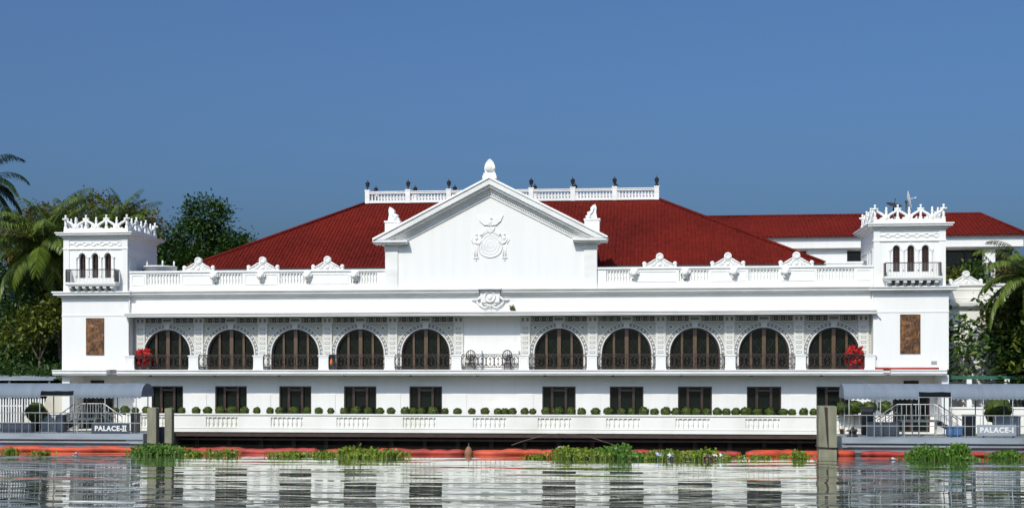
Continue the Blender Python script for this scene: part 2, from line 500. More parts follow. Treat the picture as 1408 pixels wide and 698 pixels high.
# --- doors: frame > glass, handle
def door():
    f = MB()
    W = dw
    frame_rect(f, -W, W, 0, 3.06, 0.085, 0.10, 0.22)
    for s in (-1, 1):
        f.box(s * 0.47 - 0.085, s * 0.47 + 0.085, 0.06, 0.22, 0.085, 2.975)
    f.box(-0.385, 0.385, 0.08, 0.22, 2.72, 2.86)
    f.box(-0.385, 0.385, 0.08, 0.22, 0.085, 0.3)
    o = f.build('door', 'wood', P)
    gl = MB(); gl.box(-W + 0.04, W - 0.04, 0.23, 0.27, 0.03, 3.03); gl.build('glass', 'glass', o)
    h = MB(); h.box(-0.42, -0.36, 0.0, 0.06, 1.15, 1.55); h.ball((-0.39, -0.02, 1.36), 0.055); h.build('handle', 'brass', o)
    return o
d0 = door()
for i, x in enumerate(XB):
    d = d0 if i == 0 else copy_tree(d0, P)
    d.location = (x, 0.96, 1.0)

# --- terrace: dark undercroft, balustrade
b = MB()
b.box(-22.0, 22.4, -0.42, -0.2, 0.62, 0.9)
b.box(-22.0, 22.4, -0.1, 0.1, 0.34, 0.46)
for k in range(-9, 10):
    b.box(k * 2.3 - 0.14, k * 2.3 + 0.14, 0.5, 0.8, -1, 0.85)
b.build('edge_beam', 'beam', P)
b = MB(); b.box(-25.4, 25.4, 1.0, 1.58, -1, 0.9); b.box(-25.4, 25.4, -0.15, 1.0, 0.72, 0.9); b.build('undercroft', 'shade_and_black', P)  # shade below the terrace is put into the surface colour

b = MB()
y0, y1 = -0.5, -0.24
b.box(-25.4, 25.4, -0.3, 0.95, 0.9, 1.0)               # terrace floor
b.box(-25.4, 25.4, y0, y1, 0.92, 1.28)
b.box(-25.4, 25.4, y0, y1, 1.93, 2.08)
b.box(-25.4, 25.4, y0 - 0.07, y1 + 0.07, 2.08, 2.18)
b.box(-25.4, 25.4, y0 - 0.025, y0, 1.17, 1.21)
gp = [(x - 0.2, 1.12) for x in XB] + [(0.0, 1.12)]
gp.sort()
xs_ = [-25.4] + [e for x, hw in gp for e in (x - hw, x + hw)] + [25.4]
for i in range(0, len(xs_), 2):
    b.box(xs_[i], xs_[i + 1], y0, y1, 1.28, 1.93)
for x, hw in gp:
    b.box(x - hw, x + hw, y0 + 0.11, y1, 1.28, 1.93)
    for k in range(7):
        bx = x - hw + hw * 2 * (k + 0.5) / 7
        b.lathe([(0.05, 0), (0.075, 0.03), (0.05, 0.07), (0.095, 0.2), (0.085, 0.32), (0.05, 0.5), (0.045, 0.56), (0.08, 0.6), (0.08, 0.65)], (bx, y0 + 0.08, 1.28), 8)
b.build('terrace_balustrade', 'balu', P)

# --- balcony slab (broken beside the towers), tower aprons
b = MB()
def slab(x0, x1, ya):
    b.box(x0, x1, ya + 0.06, 1.6, 4.84, 4.93)
    b.box(x0, x1, ya, 1.6, 4.93, 5.13)
    b.box(x0, x1, ya - 0.06, 1.6, 5.13, 5.2)
slab(-30.76, -26.83, -0.55)
b.box(-26.83, -26.14, 0.35, 1.6, 4.86, 5.18)
slab(-26.14, 26.0, -0.42)
b.box(26.0, 26.5, 0.1, 1.6, 4.86, 5.18)
slab(26.5, 30.05, -0.55)
b.build('balcony_slab', 'trim', P)
b = MB()
b.lathe([(0.09, 0), (0.11, 0.05), (0.11, 0.1)], (0, 0, 0), 8)
dl0 = b.build('downlight', 'darkmetal', P)
for i in range(-5, 6):
    o = dl0 if i == -5 else copy_tree(dl0, P)
    o.location = (i * BAY - 0.9, 0.1, 4.742)

# --- arcade wall: ten arched bays
ARX, ARZ, ZS = 1.68, 1.73, 6.3
ARC = {}
for sd in (-1, 1):
    b = MB()
    for x in XB:
        if x * sd > 0: arch_panel(b, x - 2.3, x + 2.3, 5.2, 8.88, x, ARX, ZS, ARZ, 0.95, 1.35, 0)
    xa, xb = sorted((sd * 25.45, sd * 25.3))
    b.box(xa, xb, 0.951, 1.3, 5.2, 8.88)
    ARC[sd] = b.build('arcade_wall', 'tilework', P)

def arcade_ornament():
    """ring, frieze strips, spandrel lozenges of one bay, centred on the arch"""
    t = MB()      # 0 trim, 1 grey inlay, 2 dark inlay
    arc_band(t, 0, ZS, ARX + 0.002, ARZ + 0.002, ARX + 0.09, ARZ + 0.09, 0.87, 1.0, 0)
    arc_band(t, 0, ZS, ARX + 0.09, ARZ + 0.09, ARX + 0.31, ARZ + 0.31, 0.915, 0.95, 1)
    arc_band(t, 0, ZS, ARX + 0.31, ARZ + 0.31, ARX + 0.37, ARZ + 0.37, 0.89, 0.95, 0)
    for s in (-1, 1):
        a, c = sorted((s * (ARX + 0.002), s * (ARX + 0.09))); t.box(a, c, 0.87, 1.0, 5.2, ZS)
        a, c = sorted((s * (ARX + 0.09), s * (ARX + 0.31))); t.box(a, c, 0.915, 0.95, 5.2, ZS, 1)
        a, c = sorted((s * (ARX + 0.31), s * (ARX + 0.37))); t.box(a, c, 0.89, 0.95, 5.2, ZS)
    n = 22
    for i in range(n):
        w_ = math.pi * (i + 0.5) / n
        if abs(w_ - math.pi / 2) < 0.16: continue
        px, pz = (ARX + 0.2) * math.cos(w_), ZS + (ARZ + 0.2) * math.sin(w_)
        dx, dz = -math.sin(w_), math.cos(w_)
        ex, ez = math.cos(w_), math.sin(w_)
        q = [(px + dx * 0.085, pz + dz * 0.085), (px + ex * 0.075, pz + ez * 0.075), (px - dx * 0.085, pz - dz * 0.085), (px - ex * 0.075, pz - ez * 0.075)]
        t.prism(q[::-1], 0.895, 0.915, 0)
    # keystone
    t.prism([(-0.17, ZS + ARZ - 0.02), (0.17, ZS + ARZ - 0.02), (0.23, ZS + ARZ + 0.42), (-0.23, ZS + ARZ + 0.42)], 0.82, 1.0, 0)
    # frieze
    z0, z1 = 8.5, 8.8
    for s in (-1, 1):
        a, c = sorted((s * 0.42, s * 1.86))
        t.box(a, c, 0.93, 0.95, z0, z1, 2)
        for k in range(6):
            mx = a + (c - a) * (k + 0.5) / 6
            if k % 2 == 0:
                frame_rect(t, mx - 0.09, mx + 0.09, z0 + 0.05, z1 - 0.05, 0.035, 0.91, 0.93, 0)
            else:
                t.prism([(mx, z0 + 0.06), (mx + 0.09, (z0 + z1) / 2), (mx, z1 - 0.06), (mx - 0.09, (z0 + z1) / 2)], 0.91, 0.93, 1)
        a2, c2 = sorted((s * 0.0, s * 1.93))
        # spandrel lozenge
        mx, mz = s * 1.62, 8.08
        for (r0, m_) in ((0.2, 0), (0.13, 1)):
            t.prism([(mx, mz - r0), (mx + r0, mz), (mx, mz + r0), (mx - r0, mz)], 0.925 - (0.2 - r0) * 0.1, 0.949, m_)
    t.box(-1.93, 1.93, 0.91, 0.95, 8.42, 8.47, 0)
    t.box(-0.4, 0.4, 0.9, 0.95, 8.47, 8.82, 0)
    t.box(-0.3, 0.3, 0.89, 0.9, 8.56, 8.74, 1)
    return t
def pilaster_ornament():
    t = MB()
    t.box(-0.34, 0.34, 0.86, 0.95, 5.2, 8.4, 0)
    t.box(-0.37, 0.37, 0.84, 0.95, 8.4, 8.84, 0)
    for s in (-1, 1):
        t.box(s * 0.29 - 0.04, s * 0.29 + 0.04, 0.835, 0.86, 6.2, 8.32, 0)
    z = 6.3
    while z < 8.1:
        t.box(-0.17, 0.17, 0.852, 0.86, z, z + 0.15, 1)
        t.box(-0.14, 0.14, 0.845, 0.852, z + 0.03, z + 0.12, 0)
        z += 0.33
    t.box(-0.24, 0.24, 0.832, 0.84, 8.5, 8.74, 1)
    t.box(-0.07, 0.07, 0.826, 0.832, 8.5, 8.74, 0)
    return t
o0 = arcade_ornament().build('arch_surround', ['arcade_trim', 'inlay', 'inlay_dark'], ARC[-1])
for i, x in enumerate(XB):
    o = o0 if i == 0 else copy_tree(o0, ARC[-1 if x < 0 else 1])
    o.location = (x, 0, 0)
p0 = pilaster_ornament().build('pilaster', ['arcade_trim', 'inlay'], ARC[-1])
first = True
for k in range(-5, 7):
    x = (k - 0.5) * BAY
    if abs(x) < 0.1: continue
    if abs(x) > 25: x = math.copysign(24.93, x)
    if first: p0.location = (x, 0, 0); first = False
    else: copy_tree(p0, ARC[-1 if x < 0 else 1], (x, 0, 0))

# --- arched windows: frame > glass
def arched_window():
    f = MB()
    arc_band(f, 0, ZS - 5.2, ARX - 0.1, ARZ - 0.1, ARX - 0.003, ARZ - 0.003, 0.12, 0.28, 0)
    for s in (-1, 1):
        f.box(min(s * (ARX - 0.003), s * (ARX - 0.1)), max(s * (ARX - 0.003), s * (ARX - 0.1)), 0.12, 0.28, 0, ZS - 5.2, 0)
        f.box(s * 0.86 - 0.075, s * 0.86 + 0.075, 0.13, 0.28, 0.08, 2.48, 1)
    f.box(-0.125, 0.125, 0.09, 0.28, 0.08, 2.72, 1)
    f.box(-ARX + 0.1, ARX - 0.1, 0.10, 0.28, 0, 0.08, 0)
    # diagonal lattice bars
    def inside(x, z):
        if z < 0.1: return False
        if z < ZS - 5.2: return abs(x) < ARX - 0.1
        return (x / (ARX - 0.1)) ** 2 + ((z - (ZS - 5.2)) / (ARZ - 0.1)) ** 2 < 1
    for s in (-1, 1):
        for k in range(-9, 10):
            pts = []
            for j in range(80):
                x = -1.7 + 3.4 * j / 79
                z = s * 1.5 * x + k * 0.9
                if inside(x, z): pts.append((x, 0.245, z))
            if len(pts) > 2: f.bar(pts[0], pts[-1], 0.011, 2, 4)
    o = f.build('arched_window', ['wood', 'wood_light', 'lattice'], P)
    gl = MB()
    poly = [(-ARX, 0.02), (ARX, 0.02)] + arc_pts(0, ZS - 5.2, ARX, ARZ, 24)
    gl.prism(poly, 0.285, 0.32); gl.build('glass', 'glass', o)
    return o
a0 = arched_window()
for i, x in enumerate(XB):
    o = a0 if i == 0 else copy_tree(a0, P)
    o.location = (x, 0.98, 5.21)

# --- balcony pedestals and iron railings
def pedestal():
    t = MB()
    t.box(-0.37, 0.37, -0.17, 0.17, 0, 0.08); t.box(-0.34, 0.34, -0.15, 0.15, 0.08, 0.92); t.box(-0.39, 0.39, -0.19, 0.19, 0.92, 1.0)
    frame_rect(t, -0.26, 0.26, 0.16, 0.84, 0.03, -0.165, -0.15)
    return t.build('pedestal', 'trim', P)
q0 = pedestal()
px = [(k - 0.5) * BAY for k in range(-5, 7)]
px[0] = -25.3; px[-1] = 25.2
for i, x in enumerate(px):
    o = q0 if i == 0 else copy_tree(q0, P)
    o.location = (x, -0.1, 5.2)
def railing():
    t = MB()
    W = 1.93
    t.box(-W, W, -0.03, 0.03, 1.0, 1.045); t.box(-W, W, -0.02, 0.02, 0.14, 0.18); t.box(-W, W, -0.018, 0.018, 0.93, 0.955)
    n = 7; u = 2 * W / n
    for k in range(n):
        c = -W + u * (k + 0.5)
        for s in (-1, 1):
            pts = [(c + s * u * (0.5 + 0.10 * math.cos(2 * math.pi * q)) * (1 if 0.12 < q < 0.88 else 0.75), 0, 0.18 + 0.75 * q) for q in [i / 8 for i in range(9)]]
            pts = [(c + s * u * (0.14 + 0.40 * math.sin(math.pi * q) ** 0.7), 0, 0.18 + 0.75 * q) for q in [i / 8 for i in range(9)]]
            t.tube(pts, 0.028, 5)
        for zc in (0.38, 0.73):
            t.tube([(c, 0, zc - 0.1), (c + 0.07, 0, zc), (c, 0, zc + 0.1), (c - 0.07, 0, zc)], 0.022, 4, closed=True)
        t.bar((c, 0, 0.18), (c, 0, 0.93), 0.014)
    for k in range(n + 1):
        t.bar((-W + u * k, 0, 0.0 if k in (0, n) else 0.18), (-W + u * k, 0, 1.0), 0.02)
    return t.build('iron_railing', 'iron', P)
r0 = railing()
for i in range(11):
    o = r0 if i == 0 else copy_tree(r0, P)
    o.location = ((i - 5) * BAY, -0.1, 5.2)

# --- eave canopy over the balcony
b = MB()
b.box(-25.6, 25.6, -0.38, 1.58, 8.86, 8.95)
b.box(-25.6, 25.6, -0.42, 0.1, 8.95, 9.06)
b.box(-25.6, 25.6, -0.48, 0.1, 9.06, 9.15)
b.build('eave_canopy', 'trim', P)

# --- main cornice
def cornice(x0, x1, yo):
    b = MB()
    b.prof([(1.2, 10.2), (0.05 + yo, 10.2), (0.02 + yo, 10.3), (-0.12 + yo, 10.3), (-0.2 + yo, 10.4), (-0.34 + yo, 10.43), (-0.36 + yo, 10.56), (-0.44 + yo, 10.58), (-0.46 + yo, 10.66), (1.2, 10.66)], x0, x1)
    b.build('cornice', 'trim', P)
cornice(-25.45, -0.75, 0.05)
cornice(0.75, 25.45, 0.05)
# fascia ornament in the middle of the cornice
b = MB()
b.prism([(-0.62, 9.75), (0.62, 9.75), (0.72, 10.72), (-0.72, 10.72)], -0.2, 0.6)
b.prism([(-0.8, 10.62), (0.8, 10.62), (0.82, 10.74), (-0.82, 10.74)], -0.5, 0.6)
b.prism([(0, 9.5), (0.4, 9.62), (0.62, 9.75), (-0.62, 9.75), (-0.4, 9.62)], -0.12, 0.12)
b.tube([(0.34 * math.cos(a), -0.22, 10.12 + 0.34 * math.sin(a)) for a in [2 * math.pi * i / 20 for i in range(20)]], 0.06, 6, closed=True)
b.ball((0, -0.2, 10.08), (0.17, 0.08, 0.2))
for s in (-1, 1):
    b.tube([(s * 0.6, -0.03, 10.15), (s * 0.85, -0.03, 9.95), (s * 1.1, -0.03, 9.92), (s * 1.3, -0.03, 10.0)], [0.12, 0.09, 0.06, 0.03], 6)
    b.tube([(s * 0.08, -0.05, 9.52), (s * 0.42, -0.05, 9.4), (s * 0.75, -0.05, 9.6), (s * 0.95, -0.05, 9.85)], [0.05, 0.07, 0.06, 0.04], 6)
b.tube([(0, -0.05, 9.7), (0, -0.05, 9.28)], [0.07, 0.03], 6)
b.build('fascia_ornament', 'trim', P)

# --- parapet
SEC = [(-23.0, 1.2), (-18.3, 0.98), (-13.7, 0.98), (-8.75, 0.9)]
SEC = SEC + [(-x, h) for x, h in SEC[::-1]]
ya, yb = 0.1, 0.42
for lo, hi in ((-25.42, -7.15), (7.15, 25.42)):
    b = MB()
    b.box(lo, hi, ya - 0.06, yb, 10.66, 10.86)
    b.box(lo, hi, ya, yb, 10.86, 11.12)
    b.box(lo, hi, ya, yb, 11.84, 11.95)
    b.box(lo, hi, ya - 0.08, yb + 0.06, 11.95, 12.08)
    ss = [s for s in SEC if lo < s[0] < hi]
    xs_ = [lo] + [e for x, h in ss for e in (x - h, x + h)] + [hi]
    for i in range(0, len(xs_), 2):
        if xs_[i + 1] - xs_[i] > 0.02:
            b.box(xs_[i], xs_[i + 1], ya, yb, 11.12, 11.84)
            if xs_[i + 1] - xs_[i] > 1.0:
                frame_rect(b, xs_[i] + 0.15, xs_[i + 1] - 0.15, 11.08, 11.80, 0.05, ya - 0.035, ya)
    for x, h in ss:
        n = int(round(2 * h / 0.21))
        b.box(x - h, x + h, ya + 0.13, yb, 11.12, 11.84)
        for k in range(n):
            bx = x - h + 2 * h * (k + 0.5) / n
            b.lathe([(0.06, 0), (0.075, 0.04), (0.045, 0.1), (0.08, 0.28), (0.07, 0.36), (0.04, 0.55), (0.07, 0.65), (0.075, 0.72)], (bx, ya + 0.09, 11.12), 6)
    b.build('parapet', 'white', P)

def crest_mesh():
    t = MB()
    t.prism([(-1.12, 0), (1.12, 0), (1.12, 0.14), (0.82, 0.2), (0.62, 0.34), (0.40, 0.44), (0.26, 0.56), (-0.26, 0.56), (-0.40, 0.44), (-0.62, 0.34), (-0.82, 0.2), (-1.12, 0.14)], -0.02, 0.26)
    cyl = [(0.25 * math.cos(2 * math.pi * i / 18), 0.68 + 0.25 * math.sin(2 * math.pi * i / 18)) for i in range(18)]
    t.prism(cyl, -0.08, 0.24)
    t.tube([(0.17 * math.cos(a), -0.09, 0.68 + 0.17 * math.sin(a)) for a in [2 * math.pi * i / 14 for i in range(14)]], 0.03, 5, closed=True)
    for s in (-1, 1):
        t.ball((s * 1.02, 0.1, 0.22), 0.15)
        t.tube([(s * 0.28, -0.03, 0.50), (s * 0.5, -0.03, 0.36), (s * 0.72, -0.03, 0.24), (s * 0.95, -0.03, 0.1)], [0.05, 0.06, 0.05, 0.04], 6)
        t.tube([(s * (0.5 + 0.1 * math.cos(a)), -0.03, 0.18 + 0.1 * math.sin(a)) for a in [2 * math.pi * i / 10 for i in range(10)]], 0.03, 5, closed=True)
    t.tube([(0.34 * math.cos(a), -0.03, 0.06 + 0.34 * math.sin(a)) for a in [math.pi * i / 10 for i in range(11)]], 0.035, 5)
    t.ball((0, -0.02, 0.16), (0.14, 0.06, 0.14))
    return t
c0 = crest_mesh().build('crest', 'trim', P)
for i, x in enumerate((-20.46, -15.87, -11.3, 11.43, 15.95, 20.45)):
    o = c0 if i == 0 else copy_tree(c0, P)
    o.location = (x, 0.08, 12.08)

def head_mesh():
    t = MB()
    t.ball((0, -0.18, 0.14), (0.24, 0.22, 0.26))
    t.ball((0, -0.36, 0.06), (0.13, 0.14, 0.11))
    t.ball((0, -0.46, 0.09), (0.05, 0.05, 0.04))
    for s in (-1, 1):
        t.ball((s * 0.18, -0.16, 0.36), 0.07); t.ball((s * 0.09, -0.36, 0.19), 0.035)
    for i in range(9):
        a = math.pi * (i / 8) - 0.0
        t.ball((0.26 * math.cos(a), -0.1, 0.14 + 0.28 * math.sin(a)), 0.085, nu=6, nv=4)
    t.prism([(-0.14, -0.22), (0.14, -0.22), (0.22, 0.0), (-0.22, 0.0)], -0.2, 0.02)
    return t
h0 = head_mesh().build('lion_head', 'trim', P)
for i, x in enumerate((-19.31, -15.97, -12.68, -9.37, 9.73, 13.13, 16.35, 19.74)):
    o = h0 if i == 0 else copy_tree(h0, P)
    o.location = (x, 0.09, 11.52)

# --- pediment
b = MB()
SL = (18.2 - 14.12) / 7.95
b.prism([(-7.2, 10.66), (7.2, 10.66), (7.2, 13.9), (6.9, 14.0), (0, 17.45), (-6.9, 14.0), (-7.2, 13.9)], -0.02, 1.6)
ped = b.build('pediment', 'white', P)
b = MB()
for s in (-1, 1):
    xa, xb = sorted((s * 6.36, s * 7.23))
    b.box(xa, xb, -0.1, 0.3, 10.66, 13.32)
    b.box(xa - 0.06, xb + 0.06, -0.16, 0.3, 13.32, 13.42)
    b.box(xa - 0.02, xb + 0.02, -0.2, 0.3, 13.42, 13.66)
    for k in range(8):
        b.box(xa + 0.02 + k * 0.105, xa + 0.075 + k * 0.105, -0.24, -0.2, 13.42, 13.62)
    xa, xb = sorted((s * 5.65, s * 7.94))
    b.box(xa, xb, -0.62, 0.5, 13.74, 13.84); b.box(xa - 0.04, xb + 0.04, -0.72, 0.5, 13.84, 13.98)
    xa2, xb2 = sorted((s * 6.1, s * 7.45)); b.box(xa2, xb2, -0.4, 0.5, 13.66, 13.74)
b.box(-6.36, 6.36, -0.07, 0.0, 10.66, 10.86)
b.build('pilaster', 'trim', ped)
# raking cornice: stepped profile swept from the corners to the apex
b = MB()
def rake(pr, m=0):
    """profile points (y, offset below the top edge measured vertically)"""
    for s in (-1, 1):
        n = len(pr)
        A = [(s * 7.98, y, 18.2 - SL * 7.98 - d) if d < 0.05 else (s * min(7.98, (4.22 - d) / SL), y, 18.2 - SL * min(7.98, (4.22 - d) / SL) - d) for y, d in pr]
        B = [(0.0, y, 18.2 - d) for y, d in pr]
        fs_ = [(i, (i + 1) % n, (i + 1) % n + n, i + n) for i in range(n)]
        if s > 0: fs_ = [f[::-1] for f in fs_]
        cap = tuple(range(n - 1, -1, -1)) if s < 0 else tuple(range(n))
        b.add(A + B, fs_ + [cap], m)
rake([(1.6, 0.0), (-0.82, 0.0), (-0.84, 0.14), (-0.76, 0.18), (-0.74, 0.52), (-0.60, 0.56), (-0.58, 0.68), (-0.30, 0.72), (-0.20, 0.95), (-0.12, 1.0), (-0.10, 1.28), (1.6, 1.28)])
# dentils under the raking cornice
nd = 56
for s in (-1, 1):
    for k in range(1, nd):
        x = 6.3 * k / nd
        z = 18.2 - SL * x - 0.93
        b.box(s * x - 0.035, s * x + 0.035, -0.19, -0.11, z - 0.17, z - 0.03)
b.build('raking_cornice', 'trim', ped)
# finial and acroteria
b = MB()
fz = 18.18
b.box(-0.48, 0.48, -0.5, 0.3, fz - 0.12, fz + 0.12); b.box(-0.42, 0.42, -0.44, 0.24, fz + 0.12, fz + 0.3)
prof_ = []
for i in range(21):
    t_ = i / 20 * math.pi
    prof_.append((0.40 * math.sin(t_) ** 0.8 * (1.0 if t_ < math.pi / 2 else 0.98), 0))
outline = [(-0.30, 0), (0.30, 0), (0.37, 0.25), (0.35, 0.48), (0.27, 0.70), (0.14, 0.87), (0.0, 0.97), (-0.14, 0.87), (-0.27, 0.70), (-0.35, 0.48), (-0.37, 0.25)]
b.prism([(x, fz + 0.3 + z) for x, z in outline], -0.32, 0.1)
for k in range(-3, 4):
    b.tube([(0.05 * k, -0.33, fz + 0.36), (0.10 * k, -0.36, fz + 0.6), (0.085 * k, -0.34, fz + 0.95 - 0.06 * abs(k))], [0.03, 0.055, 0.025], 5)
b.build('finial', 'trim', ped)
def acro():
    t = MB()
    t.box(-0.5, 0.5, -0.45, 0.45, -0.35, 0.62); t.box(-0.55, 0.55, -0.5, 0.5, 0.62, 0.74)
    t.prism([(-0.34, 0.74), (0.36, 0.74), (0.46, 0.92), (0.30, 1.02), (0.34, 1.18), (0.10, 1.28), (0.12, 1.48), (-0.06, 1.66), (-0.22, 1.72), (-0.30, 1.5), (-0.26, 1.2)], -0.25, 0.25)
    t.tube([(0.1, -0.26, 0.8), (0.22, -0.28, 1.0), (0.0, -0.28, 1.2), (-0.12, -0.27, 1.5)], [0.09, 0.1, 0.08, 0.05], 6)
    t.ball((0.18, -0.22, 0.9), 0.13)
    return t.build('acroterion', 'trim', ped)
k0 = acro(); k0.location = (-6.75, 0.35, 14.62)
k1 = copy_tree(k0, ped); k1.location = (6.9, 0.35, 14.62); k1.scale = (-1, 1, 1)

# --- emblem: eagle over an oval cartouche held by two winged figures
b = MB()
Y = -0.05
oc = 13.68
for rx, rz, r in ((0.80, 0.86, 0.06), (0.60, 0.66, 0.04), (0.40, 0.44, 0.03), (0.2, 0.22, 0.03)):
    b.tube([(rx * math.sin(a) * (1 - 0.12 * math.cos(a)), Y, oc + rz * math.cos(a)) for a in [2 * math.pi * i / 32 for i in range(32)]], r, 6, closed=True)
b.prism([(0.78 * math.sin(a) * (1 - 0.12 * math.cos(a)), oc + 0.84 * math.cos(a)) for a in [-2 * math.pi * i / 32 for i in range(32)]], -0.06, 0.0)
# crown-like knot on the oval
b.prism([(-0.28, 14.66), (0, 14.42), (0.28, 14.66), (0.32, 14.85), (0.12, 14.78), (0, 14.88), (-0.12, 14.78), (-0.32, 14.85)], -0.14, 0.0)
# eagle
b.ball((0, Y - 0.03, 15.2), (0.14, 0.1, 0.22)); b.ball((0.03, Y - 0.06, 15.46), 0.09); b.tube([(0.06, Y - 0.08, 15.46), (0.2, Y - 0.08, 15.43)], [0.05, 0.015], 5)
b.prism([(-0.16, 14.94), (0.16, 14.94), (0.08, 15.1), (-0.08, 15.1)], -0.12, 0.0)
for s in (-1, 1):
    wing = [(s * 0.08, 15.3), (s * 0.3, 15.42), (s * 0.55, 15.46), (s * 0.86, 15.66), (s * 0.8, 15.42), (s * 0.62, 15.2), (s * 0.35, 15.06), (s * 0.1, 15.02)]
    b.prism(wing if s < 0 else wing[::-1], -0.12, 0.0)
    b.tube([(s * 0.05, Y - 0.06, 14.98), (s * 0.4, Y - 0.06, 15.02), (s * 0.7, Y - 0.06, 15.28), (s * 0.88, Y - 0.05, 15.66)], [0.05, 0.06, 0.05, 0.02], 5)
    # scroll supporters, figures and posts
    b.tube([(s * 0.34, Y, 14.6), (s * 0.5, Y, 14.42), (s * 0.62, Y, 14.34), (s * 0.72, Y, 14.2)], [0.07, 0.09, 0.09, 0.05], 6)
    b.ball((s * 0.62, Y - 0.04, 14.36), 0.11)
    b.tube([(s * 0.72, Y, 14.2), (s * 0.64, Y, 13.9), (s * 0.78, Y, 13.72), (s * 1.0, Y, 13.8), (s * 1.18, Y, 14.1)], [0.06, 0.09, 0.1, 0.08, 0.03], 6)
    b.ball((s * 0.95, Y, 14.12), (0.12, 0.07, 0.16)); b.ball((s * 0.96, Y - 0.02, 14.36), 0.08)
    b.tube([(s * 1.22, Y, 14.2), (s * 1.3, Y, 13.98), (s * 1.16, Y, 13.72)], [0.03, 0.05, 0.03], 5)
    for q in (-0.08, 0.08):
        b.tube([(s * 0.98 + q, Y, 13.6), (s * 0.98 + q, Y, 12.85)], [0.045, 0.06], 5)
    b.box(s * 0.98 - 0.17, s * 0.98 + 0.17, -0.12, 0.0, 12.74, 12.84)
    b.ball((s * 0.98, Y, 12.62), 0.06)
em = b.build('emblem', 'trim', ped)
em.scale = (1, 0.7, 1)
# gable roof behind the pediment
b = MB()
b.prism([(-7.1, 12.3), (7.1, 12.3), (7.1, 13.5), (0, 17.1), (-7.1, 13.5)], 1.6, 12.0)
b.build('gable_roof', 'roof', ped)

# --- main roof: barrel tiles laid as real half-round columns
roofm = MB()
def slope(mb, A, B, C, D, pitch=0.27, r=0.055, m=0):
    """A-B eave (left to right seen from outside), D-C top edge; half-round tile columns run up the slope"""
    A, B, C, D = map(Vector, (A, B, C, D))
    mb.add([A, B, C, D], [(0, 1, 2, 3)], m)
    e = (B - A); L = e.length; e.normalize()
    nrm = e.cross(D - A).normalized()
    up = nrm.cross(e).normalized()
    du, dv = (D - A).dot(e), (D - A).dot(up)
    cu = (C - A).dot(e)
    n = int(L / pitch)
    for i in range(n):
        u = (i + 0.5) * L / n
        h = 1.0
        if u < du: h = u / du
        elif u > cu: h = (L - u) / (L - cu)
        h = min(max(h, 0.0), 1.0)
        if h * dv < 0.15: continue
        s0 = A + e * u; s1 = s0 + up * dv * h
        ring = [(-1, 0), (-0.6, 0.8), (0.6, 0.8), (1, 0)]
        vs_ = [p + e * (a * r) + nrm * (c * r + 0.005) for p in (s0, s1) for a, c in ring]
        mb.add(vs_, [(0, 1, 5, 4), (1, 2, 6, 5), (2, 3, 7, 6), (0, 3, 2, 1)], m, False)
E0, E1 = -22.65, 22.75
DZ, EZ = 18.22, 12.42
slope(roofm, (E0, 3.0, EZ), (E1, 3.0, EZ), (11.4, 13.0, DZ), (-11.4, 13.0, DZ))
slope(roofm, (E1, 3.0, EZ), (E1, 26.0, EZ), (11.4, 16.0, DZ), (11.4, 13.0, DZ))
slope(roofm, (E0, 26.0, EZ), (E0, 3.0, EZ), (-11.4, 13.0, DZ), (-11.4, 16.0, DZ))
roofm.add([(E1, 26, EZ), (E0, 26, EZ), (-11.4, 16, DZ), (11.4, 16, DZ)], [(0, 1, 2, 3)])
roofm.add([(-11.4, 13, DZ), (11.4, 13, DZ), (11.4, 16, DZ), (-11.4, 16, DZ)], [(0, 1, 2, 3)])
roofm.tube([(E0, 3.0, EZ + 0.05), (-11.4, 13.0, DZ + 0.05)], 0.13, 6)
roofm.tube([(E1, 3.0, EZ + 0.05), (11.4, 13.0, DZ + 0.05)], 0.13, 6)
roof = roofm.build('roof', 'roof', P)
b = MB()
b.box(E0 - 0.1, E1 + 0.1, 2.86, 3.02, EZ - 0.16, EZ + 0.0)
b.box(E0 - 0.1, E0 + 0.06, 3.02, 26.0, EZ - 0.16, EZ); b.box(E1 - 0.06, E1 + 0.1, 3.02, 26.0, EZ - 0.16, EZ)
b.build('gutter', 'darkmetal', roof)

# --- roof deck balustrade with lanterns
b = MB()
zb = DZ
def bal_run(xa, xb, ya, yb_, n_posts):
    A = Vector((xa, ya, 0)); B = Vector((xb, yb_, 0)); d = B - A; L = d.length; d.normalize()
    alongx = abs(d.x) > 0.5
    def bx(u0, u1, hw, z0, z1):
        p, q = A + d * u0, A + d * u1
        if alongx: b.box(min(p.x, q.x), max(p.x, q.x), ya - hw, ya + hw, z0, z1)
        else: b.box(xa - hw, xa + hw, min(p.y, q.y), max(p.y, q.y), z0, z1)
    bx(0, L, 0.16, zb + 0.02, zb + 0.22); bx(0, L, 0.13, zb + 0.74, zb + 0.86); bx(0, L, 0.17, zb + 0.86, zb + 0.93)
    for i in range(n_posts):
        u = L * i / (n_posts - 1)
        bx(max(u - 0.18, -0.17), min(u + 0.18, L + 0.17), 0.192, zb + 0.0, zb + 1.0)
        bx(max(u - 0.21, -0.2), min(u + 0.21, L + 0.2), 0.212, zb + 0.955, zb + 1.06)
    k = int(L / 0.245)
    for i in range(k):
        u = (i + 0.5) * L / k
        p = A + d * u
        b.lathe([(0.07, 0), (0.085, 0.04), (0.055, 0.1), (0.085, 0.25), (0.05, 0.44), (0.08, 0.52)], (p.x, p.y, zb + 0.22), 6)
bal_run(-11.25, 11.25, 13.0, 13.0, 8)
bal_run(-11.25, 11.25, 16.2, 16.2, 8)
bal_run(-11.25, -11.25, 13.3, 15.9, 2)
bal_run(11.25, 11.25, 13.3, 15.9, 2)
rb = b.build('roof_balustrade', 'trim', P)
